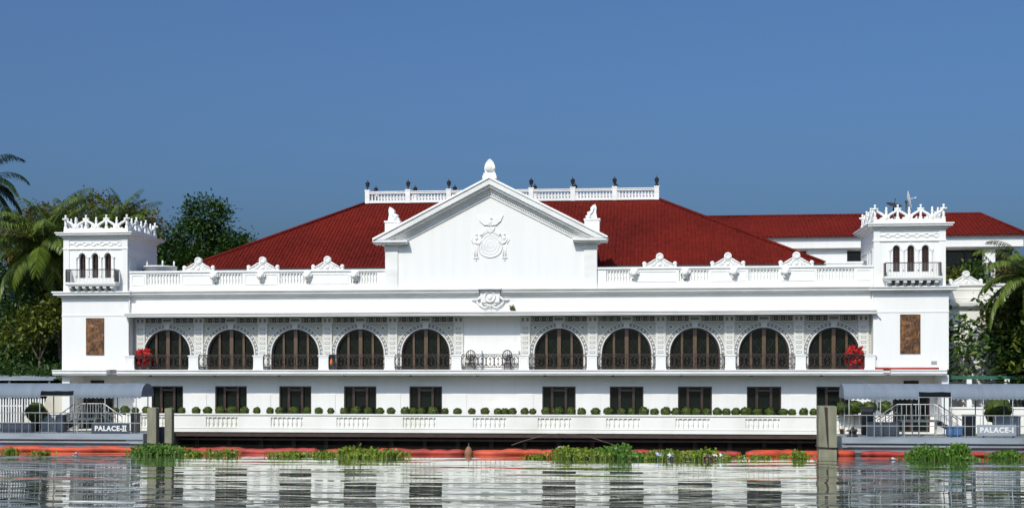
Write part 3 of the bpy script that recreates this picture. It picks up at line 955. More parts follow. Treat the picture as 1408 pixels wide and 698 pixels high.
def lantern():
    t = MB()
    t.lathe([(0.10, 0), (0.10, 0.05), (0.045, 0.09), (0.045, 0.2), (0.12, 0.26), (0.17, 0.5), (0.19, 0.53), (0.06, 0.66), (0.025, 0.72), (0.035, 0.76), (0.01, 0.8)], (0, 0, 0), 6, smooth=False)
    return t.build('lantern', 'black', rb)
l0 = lantern()
first = True
for yy in (13.0, 16.2):
    for i in range(8):
        loc = (-11.25 + 22.5 * i / 7, yy, zb + 1.06)
        if first: l0.location = loc; first = False
        else: copy_tree(l0, rb, loc)

# ------------------------------------------------------------------ towers
def tower(xc, flip):
    """part 'tower' (walls) with its sub-parts"""
    s = -1 if flip else 1           # outer side: left tower +1 means outer = -X
    t = MB()
    L0, L1 = (xc - 2.42, xc + 2.42)
    U0, U1 = (xc - 2.30, xc + 2.36) if not flip else (xc - 2.40, xc + 2.22)
    DEP = 5.6
    # lower storey: outer pier, dark door recess behind
    if not flip:
        t.box(L0, L0 + 0.55, 0.0, DEP, 0.0, 4.84); t.box(L0 + 0.55, L1 + 0.05, 2.4, DEP, -1, 4.84)
    else:
        t.box(L1 - 0.45, L1, 0.0, DEP, 0.0, 4.84); t.box(L0 - 0.05, L1 - 0.45, 2.4, DEP, -1, 4.84)
    t.box(L0 + (0.55 if not flip else 0), L1 - (0 if not flip else 0.45), -0.2, 2.4, 0.0, 1.0)
    # upper storey
    t.box(L0, L1, 0.0, DEP, 5.2, 8.95)
    t.box(L0 - 0.03, L1 + 0.03, -0.03, DEP, 8.95, 9.02)
    t.box(L0, L1, 0.0, DEP, 9.02, 10.22)
    # attic storey: front wall with three arched openings, other walls plain
    zt = 14.4
    wx = [xc - 0.93, xc, xc + 0.93]
    cuts = [U0, xc - 0.465, xc + 0.465, U1]
    for k, x in enumerate(wx):
        arch_panel(t, cuts[k], cuts[k + 1], 10.6, zt, x, 0.225, 13.07, 0.27, 0.0, 0.3, 0, n=12, sill=11.62)
    t.box(U0, U1, 0.32, DEP, 10.6, zt)
    t.add([(U0, 0, 10.6), (U0, 0.32, 10.6), (U0, 0.32, zt), (U0, 0, zt)], [(0, 3, 2, 1)]); t.add([(U1, 0, 10.6), (U1, 0.32, 10.6), (U1, 0.32, zt), (U1, 0, zt)], [(0, 1, 2, 3)])
    # corner strips, string lines, hood moulds, colonnettes
    for x in (U0, U1 - 0.42):
        t.box(x, x + 0.42, -0.05, 0.0, 10.66, 14.3)
    t.box(U0 - 0.04, U1 + 0.04, -0.085, DEP + 0.03, 13.62, 13.72)
    for x in wx:
        arc_band(t, x, 13.07, 0.26, 0.30, 0.33, 0.40, -0.06, 0.0, 0, 12)
        t.prism([(x - 0.07, 13.45), (x + 0.07, 13.45), (x, 13.62)], -0.06, 0.0)
    for x in (xc - 1.35, xc - 0.465, xc + 0.465, xc + 1.35):
        t.lathe([(0.07, 0), (0.055, 0.08), (0.05, 1.2), (0.09, 1.3), (0.1, 1.36)], (x, -0.04, 11.72), 8)
    # wavy frieze
    n = 48
    t.tube([(U0 + 0.45 + (U1 - U0 - 0.9) * i / n, -0.02, 13.96 + 0.09 * math.sin(i / n * math.pi * 12)) for i in range(n + 1)], 0.035, 5)
    t.tube([(U0 + 0.45 + (U1 - U0 - 0.9) * i / n, -0.02, 14.05 - 0.09 * math.sin(i / n * math.pi * 12)) for i in range(n + 1)], 0.025, 5)
    # side mouldings
    for x in ((U1,) if not flip else (U0,)):
        xa, xb = (x, x + 0.045) if not flip else (x - 0.045, x)
        t.box(xa, xb, 0.35, 5.2, 13.1, 13.18); t.box(xa, xb, 3.0, 5.2, 12.62, 12.7)
        for yy in (0.12, 1.4, 2.3):
            t.box(xa, xb, yy, yy + 0.16, 10.66, 13.1)
    o = t.build('tower', 'white', P)
    # main cornice round the tower
    c = MB()
    for z0, z1, e in ((10.22, 10.3, 0.08), (10.3, 10.4, 0.2), (10.4, 10.56, 0.46), (10.56, 10.66, 0.54)):
        c.box(L0 - e, L1 + min(e, 0.3), -e, DEP + e, z0, z1) if not flip else c.box(L0 - min(e, 0.3), L1 + e, -e, DEP + e, z0, z1)
    c.build('cornice', 'trim', o)
    c = MB()
    for z0, z1, e in ((14.4, 14.5, 0.08), (14.5, 14.6, 0.2), (14.6, 14.72, 0.40), (14.72, 14.80, 0.47)):
        c.box(U0 - e, U1 + e, -e, DEP + e, z0, z1)
    c.build('cornice', 'trim', o)
    # cresting
    k = MB()
    z0 = 14.80
    k.box(U0, U1, 0.0, 0.22, z0, z0 + 0.28); k.box(U0, U1, DEP - 0.22, DEP, z0, z0 + 0.28)
    k.box(U0, U0 + 0.22, 0.22, DEP - 0.22, z0, z0 + 0.28); k.box(U1 - 0.22, U1, 0.22, DEP - 0.22, z0, z0 + 0.28)
    def run(P0, P1, nseg):
        P0, P1 = Vector(P0), Vector(P1)
        d = (P1 - P0) / nseg
        for i in range(nseg + 1):
            p = P0 + d * i
            if i % 2 == 0:      # cross finial
                k.tube([p, p + Vector((0, 0, 0.62))], [0.10, 0.07], 6)
                k.ball(p + Vector((0, 0, 0.70)), (0.11, 0.11, 0.12), nu=8, nv=5)
                k.tube([p + Vector((0, 0, 0.78)), p + Vector((0, 0, 0.98))], [0.06, 0.075], 6)
                u = d.normalized()
                k.tube([p + Vector((0, 0, 0.70)) - u * 0.22, p + Vector((0, 0, 0.70)) + u * 0.22], 0.075, 6)
                for s_ in (-1, 1):
                    if (i == 0 and s_ < 0) or (i == nseg and s_ > 0): continue
                    q = [p + d * (s_ * f) + Vector((0, 0, z)) for f, z in ((0.08, 0.66), (0.24, 0.52), (0.48, 0.42), (0.74, 0.30), (0.84, 0.10), (0.68, -0.03), (0.42, 0.06))]
                    k.tube(q, [0.07, 0.085, 0.095, 0.10, 0.095, 0.085, 0.06], 6)
                k.ball(p + Vector((0, 0, 0.08)), (0.14, 0.12, 0.16), nu=8, nv=5)
            else:
                k.tube([p + Vector((0, 0, -0.05)), p + Vector((0, 0, 0.2)), p + Vector((0, 0, 0.5))], [0.13, 0.12, 0.07], 6)
                k.ball(p + Vector((0, 0, 0.54)), (0.11, 0.11, 0.09), nu=8, nv=5)
                k.tube([p + Vector((0, 0, 0.5)), p + Vector((0, 0, 0.82))], [0.07, 0.06], 6)
    zt2 = z0 + 0.26
    run((U0 + 0.1, 0.11, zt2), (U1 - 0.1, 0.11, zt2), 6)
    run((U0 + 0.11, 0.11 + 0.01, zt2), (U0 + 0.11, DEP - 0.11, zt2), 6)
    run((U1 - 0.11, 0.11 + 0.01, zt2), (U1 - 0.11, DEP - 0.11, zt2), 6)
    run((U0 + 0.1, DEP - 0.11, zt2), (U1 - 0.1, DEP - 0.11, zt2), 6)
    k.build('cresting', 'trim', o)
    # arched tower windows
    def twin():
        f = MB()
        f.prism([(-0.225, 0.0), (0.225, 0.0)] + arc_pts(0, 1.45, 0.225, 0.27, 12), 0.26, 0.315, 1)
        arc_band(f, 0, 1.45, 0.17, 0.21, 0.224, 0.268, 0.18, 0.26, 0, 12)
        for s_ in (-1, 1): f.box(s_ * 0.197 - 0.027, s_ * 0.197 + 0.027, 0.18, 0.26, 0, 1.45, 0)
        f.box(-0.02, 0.02, 0.19, 0.26, 0.05, 1.65, 0); f.box(-0.17, 0.17, 0.19, 0.26, 0, 0.06, 0); f.box(-0.17, 0.17, 0.2, 0.26, 1.0, 1.04, 0)
        return f.build('arched_window', ['wood', 'glass_red'], o)
    w0 = twin()
    for i, x in enumerate(wx):
        ww = w0 if i == 0 else copy_tree(w0, o)
        ww.location = (x, 0, 11.62)
    # balcony
    q = MB()
    q.box(xc - 1.78, xc + 1.78, -0.88, 0.0, 11.02, 11.12); q.box(xc - 1.84, xc + 1.84, -0.94, 0.0, 11.12, 11.26)
    for i in range(7):
        x = xc - 1.5 + 3.0 * i / 6
        q.prof([(0.0, 10.66), (-0.5, 10.68), (-0.55, 10.8), (-0.8, 10.86), (-0.82, 11.02), (0.0, 11.02)], x - 0.11, x + 0.11)
    bo = q.build('balcony', 'trim', o)
    q = MB()
    zr = 12.14
    q.bar((xc - 1.76, -0.85, zr), (xc + 1.76, -0.85, zr), 0.028)
    for s_ in (-1, 1):
        q.bar((xc + s_ * 1.76, -0.85, zr), (xc + s_ * 1.76, 0.0, zr), 0.028)
        q.box(xc + s_ * 1.76 - 0.015, xc + s_ * 1.76 + 0.015, -0.8, -0.1, 11.3, 12.1, 1)
        q.bar((xc + s_ * 1.76, -0.85, 11.26), (xc + s_ * 1.76, -0.85, zr), 0.03)
    n = 36
    for i in range(1, n):
        x = xc - 1.76 + 3.52 * i / n
        q.bar((x, -0.85, 11.26), (x, -0.85, zr), 0.011, 2)
    q.build('railing', ['iron', 'darkmetal', 'steel'], bo)
    # bronze relief panel
    pc = (xc - 0.0 if not flip else xc - 0.05)
    q = MB(); q.box(-0.62, 0.62, -0.03, 0.0, 0, 2.52)
    nx, nz = 22, 44
    vv = []
    for a_ in range(nz + 1):
        for c_ in range(nx + 1):
            x_, z_ = -0.6 + 1.2 * c_ / nx, 0.02 + 2.48 * a_ / nz
            h_ = 0.5 + noise.noise(Vector((x_ * 2.6 + xc, 0, z_ * 1.7))) + 0.5 * noise.noise(Vector((x_ * 6 + xc, 3, z_ * 5)))
            figure = math.exp(-(x_ / 0.28) ** 2) * (1.0 if 0.35 < z_ < 1.95 else 0.3)
            vv.append((x_, -0.034 - 0.05 * max(0.0, h_ * 0.6 + figure * 0.8), z_))
    q.add(vv, [(a_ * (nx + 1) + c_, a_ * (nx + 1) + c_ + 1, (a_ + 1) * (nx + 1) + c_ + 1, (a_ + 1) * (nx + 1) + c_) for a_ in range(nz) for c_ in range(nx)], 0, True)
    frame_rect(q, -0.65, 0.65, -0.03, 2.55, 0.06, -0.055, -0.003)
    q.build('bronze_panel', 'bronze', o, (pc, -0.003, 6.27))
    # ground-floor door under the tower and vent slot above it
    q = MB()
    dx0, dx1 = (xc - 2.05, xc + 0.35) if not flip else (xc - 0.75, xc + 1.65)
    frame_rect(q, dx0, dx1, 1.0, 3.75, 0.1, 2.3, 2.4, 0)
    q.box(dx0 + 0.1, dx1 - 0.1, 2.34, 2.39, 1.1, 3.65, 1)
    q.box((dx0 + dx1) / 2 - 0.1, (dx0 + dx1) / 2 + 0.1, 2.3, 2.34, 1.1, 3.65, 0)
    q.build('door', ['wood', 'glass'], o)
    q = MB(); vx = (dx0 + dx1) / 2
    q.box(vx - 0.5, vx + 0.5, 2.36, 2.395, 4.2, 4.45); q.build('vent', 'shade_and_black', o)
    if flip:
        q = MB(); q.box(xc + 1.3, xc + 1.66, -0.04, 0.0, 5.55, 5.75); q.build('vent', 'grey', o)
    # small window and pipe on the terrace side
    q = MB()
    xs = U1 + 0.003 if not flip else U0 - 0.043
    q.box(xs, xs + 0.04, 2.55, 3.7, 11.5, 12.4, 1); frame_rect_side = [(2.5, 2.6), (3.05, 3.12), (3.65, 3.75)]
    for ya_, yb_ in frame_rect_side: q.box(xs - 0.01, xs + 0.055, ya_, yb_, 11.45, 12.45, 0)
    q.box(xs - 0.01, xs + 0.055, 2.6, 3.65, 12.4, 12.45, 0)
    q.box(xs, xs + 0.04, 3.95, 5.1, 11.5, 12.3, 1)
    q.build('side_window', ['trim', 'glass'], o)
    return o
tower(-27.87, False)
tower(27.85, True)

# downpipes beside the towers
b = MB(); b.tube([(-25.36, -0.05, 10.3), (-25.36, -0.05, 9.2)], 0.05, 6); b.build('downpipe', 'trim', P)
b = MB(); b.tube([(25.9, -0.05, 8.5), (25.38, -0.03, 9.1), (25.38, -0.05, 10.3)], 0.04, 6); b.build('downpipe', 'trim', P)

# ------------------------------------------------------------------ things on and beside the palace
def foliage_ball(mb, c, r, n, L, W, m=0, rng=random, flat=1.0):
    for _ in range(n):
        d = Vector((rng.gauss(0, 1), rng.gauss(0, 1), rng.gauss(0, 1))).normalized()
        p = Vector(c) + Vector((d.x * r, d.y * r, d.z * r * flat)) * rng.uniform(0.82, 1.02)
        t = d.orthogonal(); t.rotate(Matrix.Rotation(rng.uniform(0, 6.28), 3, d))
        dd = (t + d * rng.uniform(-0.1, 0.6)).normalized()
        mb.leaf(p - dd * L * 0.4, dd, d + Vector((rng.uniform(-.5, .5), rng.uniform(-.5, .5), rng.uniform(-.3, .5))), L, W, m)

# clipped round bushes standing in pots along the terrace
def topiary_proto(seed):
    rng = random.Random(seed)
    f = MB()
    f.ball((0, 0, 0), 0.27, 0, nu=12, nv=9, rough=0.18, seed=seed)
    foliage_ball(f, (0, 0, 0), 0.30, 210, 0.13, 0.085, 0, rng)
    return f
BUSH_ME = []
for k in range(4):
    o = topiary_proto(31 + k).build('crown', 'bush'); BUSH_ME.append(o.data); bpy.data.objects.remove(o)
t = MB(); t.lathe([(0.025, 0), (0.02, 1.0)], (0, 0, 0), 6); o = t.build('stem', 'bark'); STEM_ME = o.data; bpy.data.objects.remove(o)
t = MB(); t.lathe([(0.13, 0), (0.17, 0.28), (0.19, 0.28), (0.19, 0.34), (0.15, 0.34)], (0, 0, 0), 12); o = t.build('pot', 'terracotta'); POT_ME = o.data; bpy.data.objects.remove(o)
def child(name, me, parent, loc=(0, 0, 0), sc_=(1, 1, 1), rz=0):
    o = bpy.data.objects.new(name, me); COL.objects.link(o); o.parent = parent
    o.location = loc; o.scale = sc_; o.rotation_euler = (0, 0, rz)
    return o
def bush(x, y, z, r, zc, label, group='clipped bushes along the terrace balustrade'):
    e = empty('topiary_bush', (x, y, z), label, 'bush', group)
    k = r / 0.285
    child('pot', POT_ME, e)
    child('stem', STEM_ME, e, (0, 0, 0.3), (1, 1, (zc - z - 0.3) / 1.0))
    child('crown', BUSH_ME[random.randrange(4)], e, (0, 0, zc - z), (k * random.uniform(0.92, 1.16), k * random.uniform(0.9, 1.1), k * random.uniform(0.82, 1.04)), random.uniform(0, 6.28))
    return e
BL = [(-26.39, 0.27), (-25.7, 0.34), (-24.96, 0.26), (-24.12, 0.3), (-22.34, 0.3), (-21.61, 0.29), (-20.59, 0.32), (-19.76, 0.31), (-18.85, 0.33), (-18.02, 0.34), (-17.14, 0.3), (-16.25, 0.27), (-15.32, 0.26), (-14.64, 0.31), (-13.61, 0.34), (-12.72, 0.3), (-11.89, 0.29), (-11.04, 0.26), (-10.12, 0.3), (-9.31, 0.36), (-8.45, 0.32), (-7.63, 0.3), (-6.84, 0.29), (-5.85, 0.3), (-5.31, 0.29), (-4.75, 0.3), (-3.94, 0.36), (-3.1, 0.27), (-2.25, 0.29), (-1.26, 0.28), (-0.36, 0.3), (0.52, 0.3), (1.0, 0.27), (1.5, 0.29), (2.34, 0.27), (2.89, 0.27), (3.8, 0.33), (4.65, 0.35), (5.5, 0.32), (6.19, 0.29), (7.14, 0.29), (8.02, 0.35), (8.88, 0.31), (9.57, 0.3), (10.37, 0.36), (11.08, 0.3), (11.83, 0.33), (12.5, 0.31), (13.2, 0.34), (13.88, 0.32), (14.55, 0.3), (15.26, 0.32), (15.86, 0.3), (16.47, 0.31), (17.15, 0.37), (17.9, 0.3), (18.68, 0.31), (19.59, 0.3), (20.16, 0.28), (20.92, 0.31), (21.58, 0.3)]
def bay_of(x):
    for i, c in enumerate(XB):
        if abs(x - c) <= 1.3: return 'in front of the %s ground floor door' % ORD[i]
    if x < XB[0]: return 'between the left tower doorway and the first ground floor door'
    for i in range(9):
        if XB[i] < x < XB[i + 1]: return 'between the %s and %s ground floor doors' % (ORD[i], ORD[i + 1])
    return 'beyond the tenth ground floor door'
cells = {}
for x, r in BL: cells.setdefault(bay_of(x), []).append((x, r))
for cell, lst in cells.items():
    for j, (x, r) in enumerate(lst):
        pos = ('%s clipped bush ' % ORD[j] if len(lst) > 1 else 'lone clipped bush ')
        bush(x, 0.0, 1.0, r * 0.98, 2.36 + 0.02 * (r > 0.32), pos + cell)
for j, x in enumerate((23.25, 24.05, 25.0, 26.0)):
    bush(x, -1.2, 1.0, (0.36, 0.5, 0.48, 0.46)[j], 2.72, ('smallest', 'tallest rounded', 'second fuller', 'last full')[j] + ' ball topped bush beneath the canopy of the PALACE-I dock', 'standard bushes behind the PALACE-I dock')

# red flowering plants in the end bays of the balcony
def red_plant(x, lab, seed, h, lean):
    rng = random.Random(seed)
    e = empty('red_leaved_plant', (x, 0.35, 5.2), lab, 'potted plant', 'red plants on the balcony')
    t = MB(); t.box(-0.48, 0.48, -0.14, 0.22, 0.0, 0.3); t.build('planter', 'pot', e)
    f = MB()
    for k in range(40):
        c = (rng.uniform(-0.5, 0.5), rng.uniform(-0.3, 0.2), rng.uniform(0.12, h - 0.25) )
        foliage_ball(f, c, 0.19, 70, 0.19, 0.09, 0, rng)
    for k in range(6):
        bx = rng.uniform(-0.4, 0.4)
        for j in range(14):
            p = Vector((bx, rng.uniform(-.1, .1), h - 0.35))
            d = Vector((rng.gauss(lean, 0.35), rng.gauss(0, 0.3), 1))
            f.leaf(p, d, Vector((rng.uniform(-1, 1), -1, 0.2)), rng.uniform(0.25, 0.5), 0.10)
    f.build('leaves', 'redleaf', e)
red_plant(-24.55, 'bushy bright red plant on the balcony beside the left tower', 3, 1.45, 0.25)
red_plant(24.25, 'bushy bright red plant on the balcony beside the right tower', 8, 1.55, -0.05)

# planter box with an orange lamp, condenser units, benches
e = empty('box_lamp', (-11.05, 0.12, 5.2), 'dark box with an oval orange lens beside a balcony pedestal', 'lamp')
t = MB(); t.box(-0.27, 0.27, -0.12, 0.2, 0, 0.98); t.box(-0.3, 0.3, -0.15, 0.23, 0.98, 1.04); t.build('housing', 'pot', e)
t = MB(); t.ball((0, -0.12, 0.6), (0.13, 0.05, 0.3)); t.build('lens', 'orange', e)
def condenser(x, y, z, lab, w_=0.95, h_=0.95, grp=None):
    e = empty('air_conditioner', (x, y, z), lab, 'air conditioner', grp)
    t = MB(); t.box(-w_ / 2, w_ / 2, -0.18, 0.2, 0.08, h_); t.box(-w_ / 2 + 0.08, w_ / 2 - 0.08, -0.12, 0.14, 0, 0.08); t.build('case', 'trim', e)
    t = MB()
    for rr in (0.3, 0.23, 0.16, 0.09):
        t.tube([(-0.1 + rr * math.cos(a), -0.2, h_ * 0.52 + rr * math.sin(a)) for a in [2 * math.pi * i / 18 for i in range(18)]], 0.014, 4, closed=True)
    for k in range(4):
        a = math.pi * k / 4
        t.bar((-0.1 - 0.3 * math.cos(a), -0.205, h_ * 0.52 - 0.3 * math.sin(a)), (-0.1 + 0.3 * math.cos(a), -0.205, h_ * 0.52 + 0.3 * math.sin(a)), 0.012)
    t.build('fan_grille', 'grey', e)
    return e
condenser(-1.25, 0.7, 5.2, 'white condenser unit behind the middle iron railing, nearer the left arches', 1.15, 1.35, 'condenser units behind the middle railing')
condenser(1.3, 0.7, 5.2, 'white condenser unit behind the middle iron railing, nearer the right arches', 1.15, 1.35, 'condenser units behind the middle railing')
condenser(0.75, 0.55, 1.0, 'white condenser unit behind the round bushes against the ground floor wall', 1.5, 1.62)
def chair(x, y, rz, lab):
    e = empty('garden_chair', (x, y, 5.2), lab, 'chair', 'brown garden chairs on the balcony', rz)
    t = MB(); t.box(-0.26, 0.26, -0.25, 0.25, 0.42, 0.46); t.build('seat', 'wood', e)
    t = MB()
    t.tube([(0.3 * math.cos(a), 0.26, 0.98 + 0.34 * math.sin(a)) for a in [2 * math.pi * i / 16 for i in range(16)]], 0.035, 5, closed=True)
    for q in (-0.15, 0, 0.15): t.bar((q, 0.26, 0.66), (q, 0.26, 1.28), 0.018)
    t.build('backrest', 'wood', e)
    for sx in (-1, 1):
        for sy in (-1, 1):
            t = MB(); t.bar((sx * 0.22, sy * 0.21, 0), (sx * 0.22, sy * 0.21, 0.42), 0.022); t.build('leg', 'wood', e)
chair(-1.35, 0.32, math.pi, 'round backed brown chair behind the middle railing, near the left arches')
chair(1.15, 0.32, math.pi, 'round backed brown chair behind the middle railing, near the right arches')

# small plant growing on the eave, red mat on the slab end
e = empty('weed_plant', (1.52, -0.1, 9.15), 'small leafy weed rooted on the ledge over the balcony', 'plant')
f = MB(); rng = random.Random(4)
for k in range(5): foliage_ball(f, (rng.uniform(-0.13, 0.13), rng.uniform(-0.1, 0.1), rng.uniform(0.1, 0.3)), 0.12, 26, 0.12, 0.08, 0, rng)
f.build('leaves', 'leaf_yellow', e)
t = MB(); t.tube([(0, 0, 0), (0, 0, 0.2)], [0.02, 0.008], 5); t.build('stem', 'bark', e)
t = MB()
t.tube([(25.5, -0.3, 5.275), (26.6, -0.26, 5.26), (28.0, -0.3, 5.27), (29.6, -0.27, 5.265)], 0.07, 8)
tag(t.build('rolled_mat', 'redcloth'), 'thin rolled red mat along the balcony slab under the right bronze panel', 'mat')

# terrace water tank and roof box, dish on the right tower
t = MB(); t.lathe([(1.15, 0), (1.15, 1.85), (1.2, 1.86), (1.2, 1.95), (1.05, 1.95)], (0, 0, 0), 28)
e = tag(t.build('water_tank', 'white', None, (-24.05, 2.4, 10.62)), 'round white tank on the terrace beside the left tower', 'tank')
for a in (-0.6, 0.5, 1.4):
    t = MB(); t.tube([(1.1 * math.sin(a), -1.1 * math.cos(a), 1.9), (1.1 * math.sin(a), -1.1 * math.cos(a), 2.3)], 0.06, 6); t.build('post', 'trim', e)
t = MB(); t.box(-1.25, 1.15, -0.9, 0.9, 0.0, 1.75); t.box(-1.3, 1.2, -0.95, 0.95, 1.75, 1.87)
tag(t.build('stair_housing', 'white', None, (23.9, 3.0, 10.62)), 'low white roof box on the terrace beside the right tower', 'roof box')
e = empty('satellite_dish', (28.2, 3.6, 14.4), 'white satellite dish on a pole above the right tower cresting', 'satellite dish')
t = MB(); t.tube([(0, 0, 0), (0, 0, 2.25)], 0.05, 8); t.tube([(0, 0, 2.2), (0.0, 0, 2.35)], 0.09, 8); t.build('pole', 'darkmetal', e)
def dish_mesh(r, d):
    t = MB(); n = 20; rings = []
    for i in range(7):
        q = i / 6
        rings.append((r * q, d * q * q))
    vs_ = [(0, 0, 0)]; fs_ = []
    for rr, zz in rings[1:]:
        vs_ += [(rr * math.cos(2 * math.pi * j / n), rr * math.sin(2 * math.pi * j / n), zz) for j in range(n)]
    for j in range(n): fs_.append((0, 1 + j, 1 + (j + 1) % n))
    for i in range(5):
        for j in range(n): fs_.append((1 + i * n + j, 1 + (i + 1) * n + j, 1 + (i + 1) * n + (j + 1) % n, 1 + i * n + (j + 1) % n))
    t.add(vs_, fs_, 0, True)
    t.bar((0, 0, 0), (0, 0, d + 0.35), 0.02); t.ball((0, 0, d + 0.38), 0.05)
    return t
o = dish_mesh(0.62, 0.2).build('reflector', 'whitemetal', e, (0.05, 0, 2.4)); o.rotation_euler = (0, R(78), R(-10))
e = empty('satellite_dish', (27.45, 4.2, 14.4), 'dark tilted satellite dish low behind the right tower cresting', 'satellite dish')
t = MB(); t.tube([(0, 0, 0), (0, 0, 1.95)], 0.05, 8); t.build('pole', 'darkmetal', e)
o = dish_mesh(0.55, 0.18).build('reflector', 'darkmetal', e, (0, 0, 1.98)); o.rotation_euler = (R(20), R(10), 0)

# ------------------------------------------------------------------ buildings behind and beside
A = empty('annex_building', (33, 34, 1), 'white annex with long red hip roof behind the right tower', 'building')
def rel(mb, name, mat, parent, base):
    o = mb.build(name, mat, parent); 
    for v in o.data.vertices: v.co -= Vector(base)
    return o
base = (33, 34, 1)
t = MB()
t.box(12, 42.0, 28.0, 40, 1.0, 12.7); t.box(12, 42.0, 30.5, 40, 12.7, 16.7)
t.box(12, 42.2, 27.6, 30.5, 15.75, 16.72)
for x0, x1 in ((12, 20.6), (24.2, 27.6), (39.1, 40.0)):
    t.box(x0, x1, 28.1, 28.9, 12.7, 15.75)
rel(t, 'wall', 'white', A, base)
t = MB(); t.box(20.6, 42, 30.42, 30.5, 12.75, 15.7)
rel(t, 'window', 'glass', A, base)
for x in (21.5, 23.0, 36.4, 38.0, 41):
    t = MB(); t.box(x - 0.07, x + 0.07, 30.3, 30.42, 12.75, 15.7); rel(t, 'window_mullion', 'wood', A, base)
t = MB()
slope(t, (10, 27.2, 16.7), (42.4, 27.2, 16.7), (40.0, 33.5, 19.2), (10, 33.5, 19.2), 0.34, 0.085)
slope(t, (42.4, 27.2, 16.7), (42.4, 39.8, 16.7), (40.0, 33.5, 19.2), (40.0, 33.5, 19.2), 0.34, 0.085)
t.add([(10, 39.8, 16.7), (10, 33.5, 19.2), (40, 33.5, 19.2), (42.4, 39.8, 16.7)], [(0, 3, 2, 1)])
t.tube([(10, 33.5, 19.25), (40, 33.5, 19.25), (42.4, 27.2, 16.78)], 0.12, 6)
rel(t, 'roof', 'roof', A, base)
t = MB(); t.lathe([(0.05, 0), (0.16, 0.15), (0.2, 0.55), (0.08, 0.75), (0.02, 0.9)], (39.55, 28.0, 13.75), 6, smooth=False); t.box(39.45, 39.65, 28.0, 28.1, 13.9, 14.3)
rel(t, 'wall_lantern', 'black', A, base)

Wg = empty('side_wing', (35.5, 8, 1), 'pale side wing with crested parapet and round headed window beside the right tower', 'building')
base = (35.5, 8, 1)
t = MB()
t.box(29.0, 44, 6.0, 13, 0.5, 9.5); t.box(29.0, 44, 6.1, 6.45, 9.9, 11.05)
t.box(29.0, 44, 6.1, 13, 9.5, 9.9)
for lo, hi in ((31.2, 34.0), (34.6, 37.5)):
    frame_rect(t, lo, hi, 10.15, 10.8, 0.05, 6.06, 6.1)
rel(t, 'wall', 'balu', Wg, base)
t = MB(); t.prof([(6.3, 9.45), (5.95, 9.45), (5.8, 9.6), (5.65, 9.62), (5.6, 9.86), (6.3, 9.9)], 29, 44); t.box(29, 44, 6.0, 6.55, 11.05, 11.2); t.box(29, 44, 6.03, 6.1, 10.0, 10.06)
rel(t, 'cornice', 'trim', Wg, base)
c = copy_tree(c0, Wg); c.location = Vector((32.75, 6.25, 11.2)) - Vector(base)
c = copy_tree(h0, Wg); c.location = Vector((31.5, 6.1, 10.0)) - Vector(base)
t = MB()
t.prism([(33.3 - 0.6, 5.8), (33.3 + 0.6, 5.8)] + arc_pts(33.3, 7.3, 0.6, 0.6, 12), 5.95, 6.02)
rel(t, 'window', 'grey', Wg, base)
t = MB(); arc_band(t, 33.3, 7.3, 0.6, 0.6, 0.78, 0.8, 5.9, 6.02, 0, 12)
rel(t, 'window_frame', 'trim', Wg, base)
t = MB(); t.box(32.5, 34.1, 5.88, 6.02, 5.62, 5.8); rel(t, 'window_sill', 'trim', Wg, base)

# low structures on the banks
e = empty('pergola', (34, 2.0, 1), 'green beamed pergola on white posts beside the side wing', 'pergola')
t = MB(); t.box(-3.6, 3.2, -0.1, 0.1, 3.55, 3.78); t.box(-3.6, 3.2, 1.2, 1.4, 3.55, 3.75); t.build('beam', 'greenpaint', e)
for x in (-2.0, 0.45, 2.9):
    t = MB(); t.box(x - 0.16, x + 0.16, -0.12, 0.12, 0, 3.55); t.build('post', 'trim', e)
t = MB(); t.box(30.35, 46, 1.0, 1.3, 0.0, 2.6); t.box(30.35, 46, 0.94, 1.36, 2.6, 2.72)
tag(t.build('garden_wall', 'balu'), 'low white wall behind the PALACE-I dock', 'wall')
t = MB(); t.box(22.3, 46, -1.4, 1.0, -1.0, 0.98); t.box(22.3, 46, -1.75, -1.4, -1, 0.9)
tag(t.build('quay', 'concrete'), 'concrete quay edge behind the PALACE-I dock', 'quay')
t = MB(); t.box(-60, -22.0, -1.4, 1.2, -1.0, 0.98)
tag(t.build('quay', 'concrete'), 'concrete quay edge behind the PALACE-II dock', 'quay')
e = empty('picket_fence', (-33.5, 0.6, 1.0), 'white picket fence on the quay by the left tower', 'fence')
t = MB()
for k in range(34):
    x = -4.0 + k * 0.2
    t.box(x - 0.05, x + 0.05, -0.03, 0.03, 0.1, 2.1); t.prism([(x - 0.05, 2.1), (x + 0.05, 2.1), (x, 2.22)], -0.03, 0.03)
t.build('pickets', 'whitemetal', e)
t = MB(); t.box(-4.1, 2.8, 0.031, 0.08, 0.4, 0.5); t.box(-4.1, 2.8, 0.031, 0.08, 1.6, 1.7); t.build('rail', 'whitemetal', e)
t = MB(); t.box(-31.2, -30.36, 0.3, 1.0, 1.0, 4.0); t.box(-33.2, -31.2, 0.4, 0.9, 1.0, 2.2); t.prism([(-32.0, 2.2), (-31.2, 2.2), (-31.2, 4.0), (-31.35, 4.0)], 0.45, 0.85)
tag(t.build('masonry_wall', 'cream'), 'cream masonry wall end against the left tower', 'wall')
t = MB(); t.box(-31.0, -28.4, -3.6, -3.0, 1.0, 2.15)
t.box(-31.05, -28.35, -3.65, -2.95, 2.15, 2.23)
tag(t.build('white_cabinet', 'balu'), 'low white cabinet below the big round bush on the left bank', 'cabinet')
e = empty('open_shed', (-35.2, 3.5, 1.0), 'flat grey roofed shed among the palms behind the PALACE-II canopy', 'shed')
t = MB(); t.prof([(-1.6, 3.45), (1.6, 3.75), (1.6, 3.85), (-1.6, 3.58)], -4.0, 3.4); t.build('roof', 'hull', e)
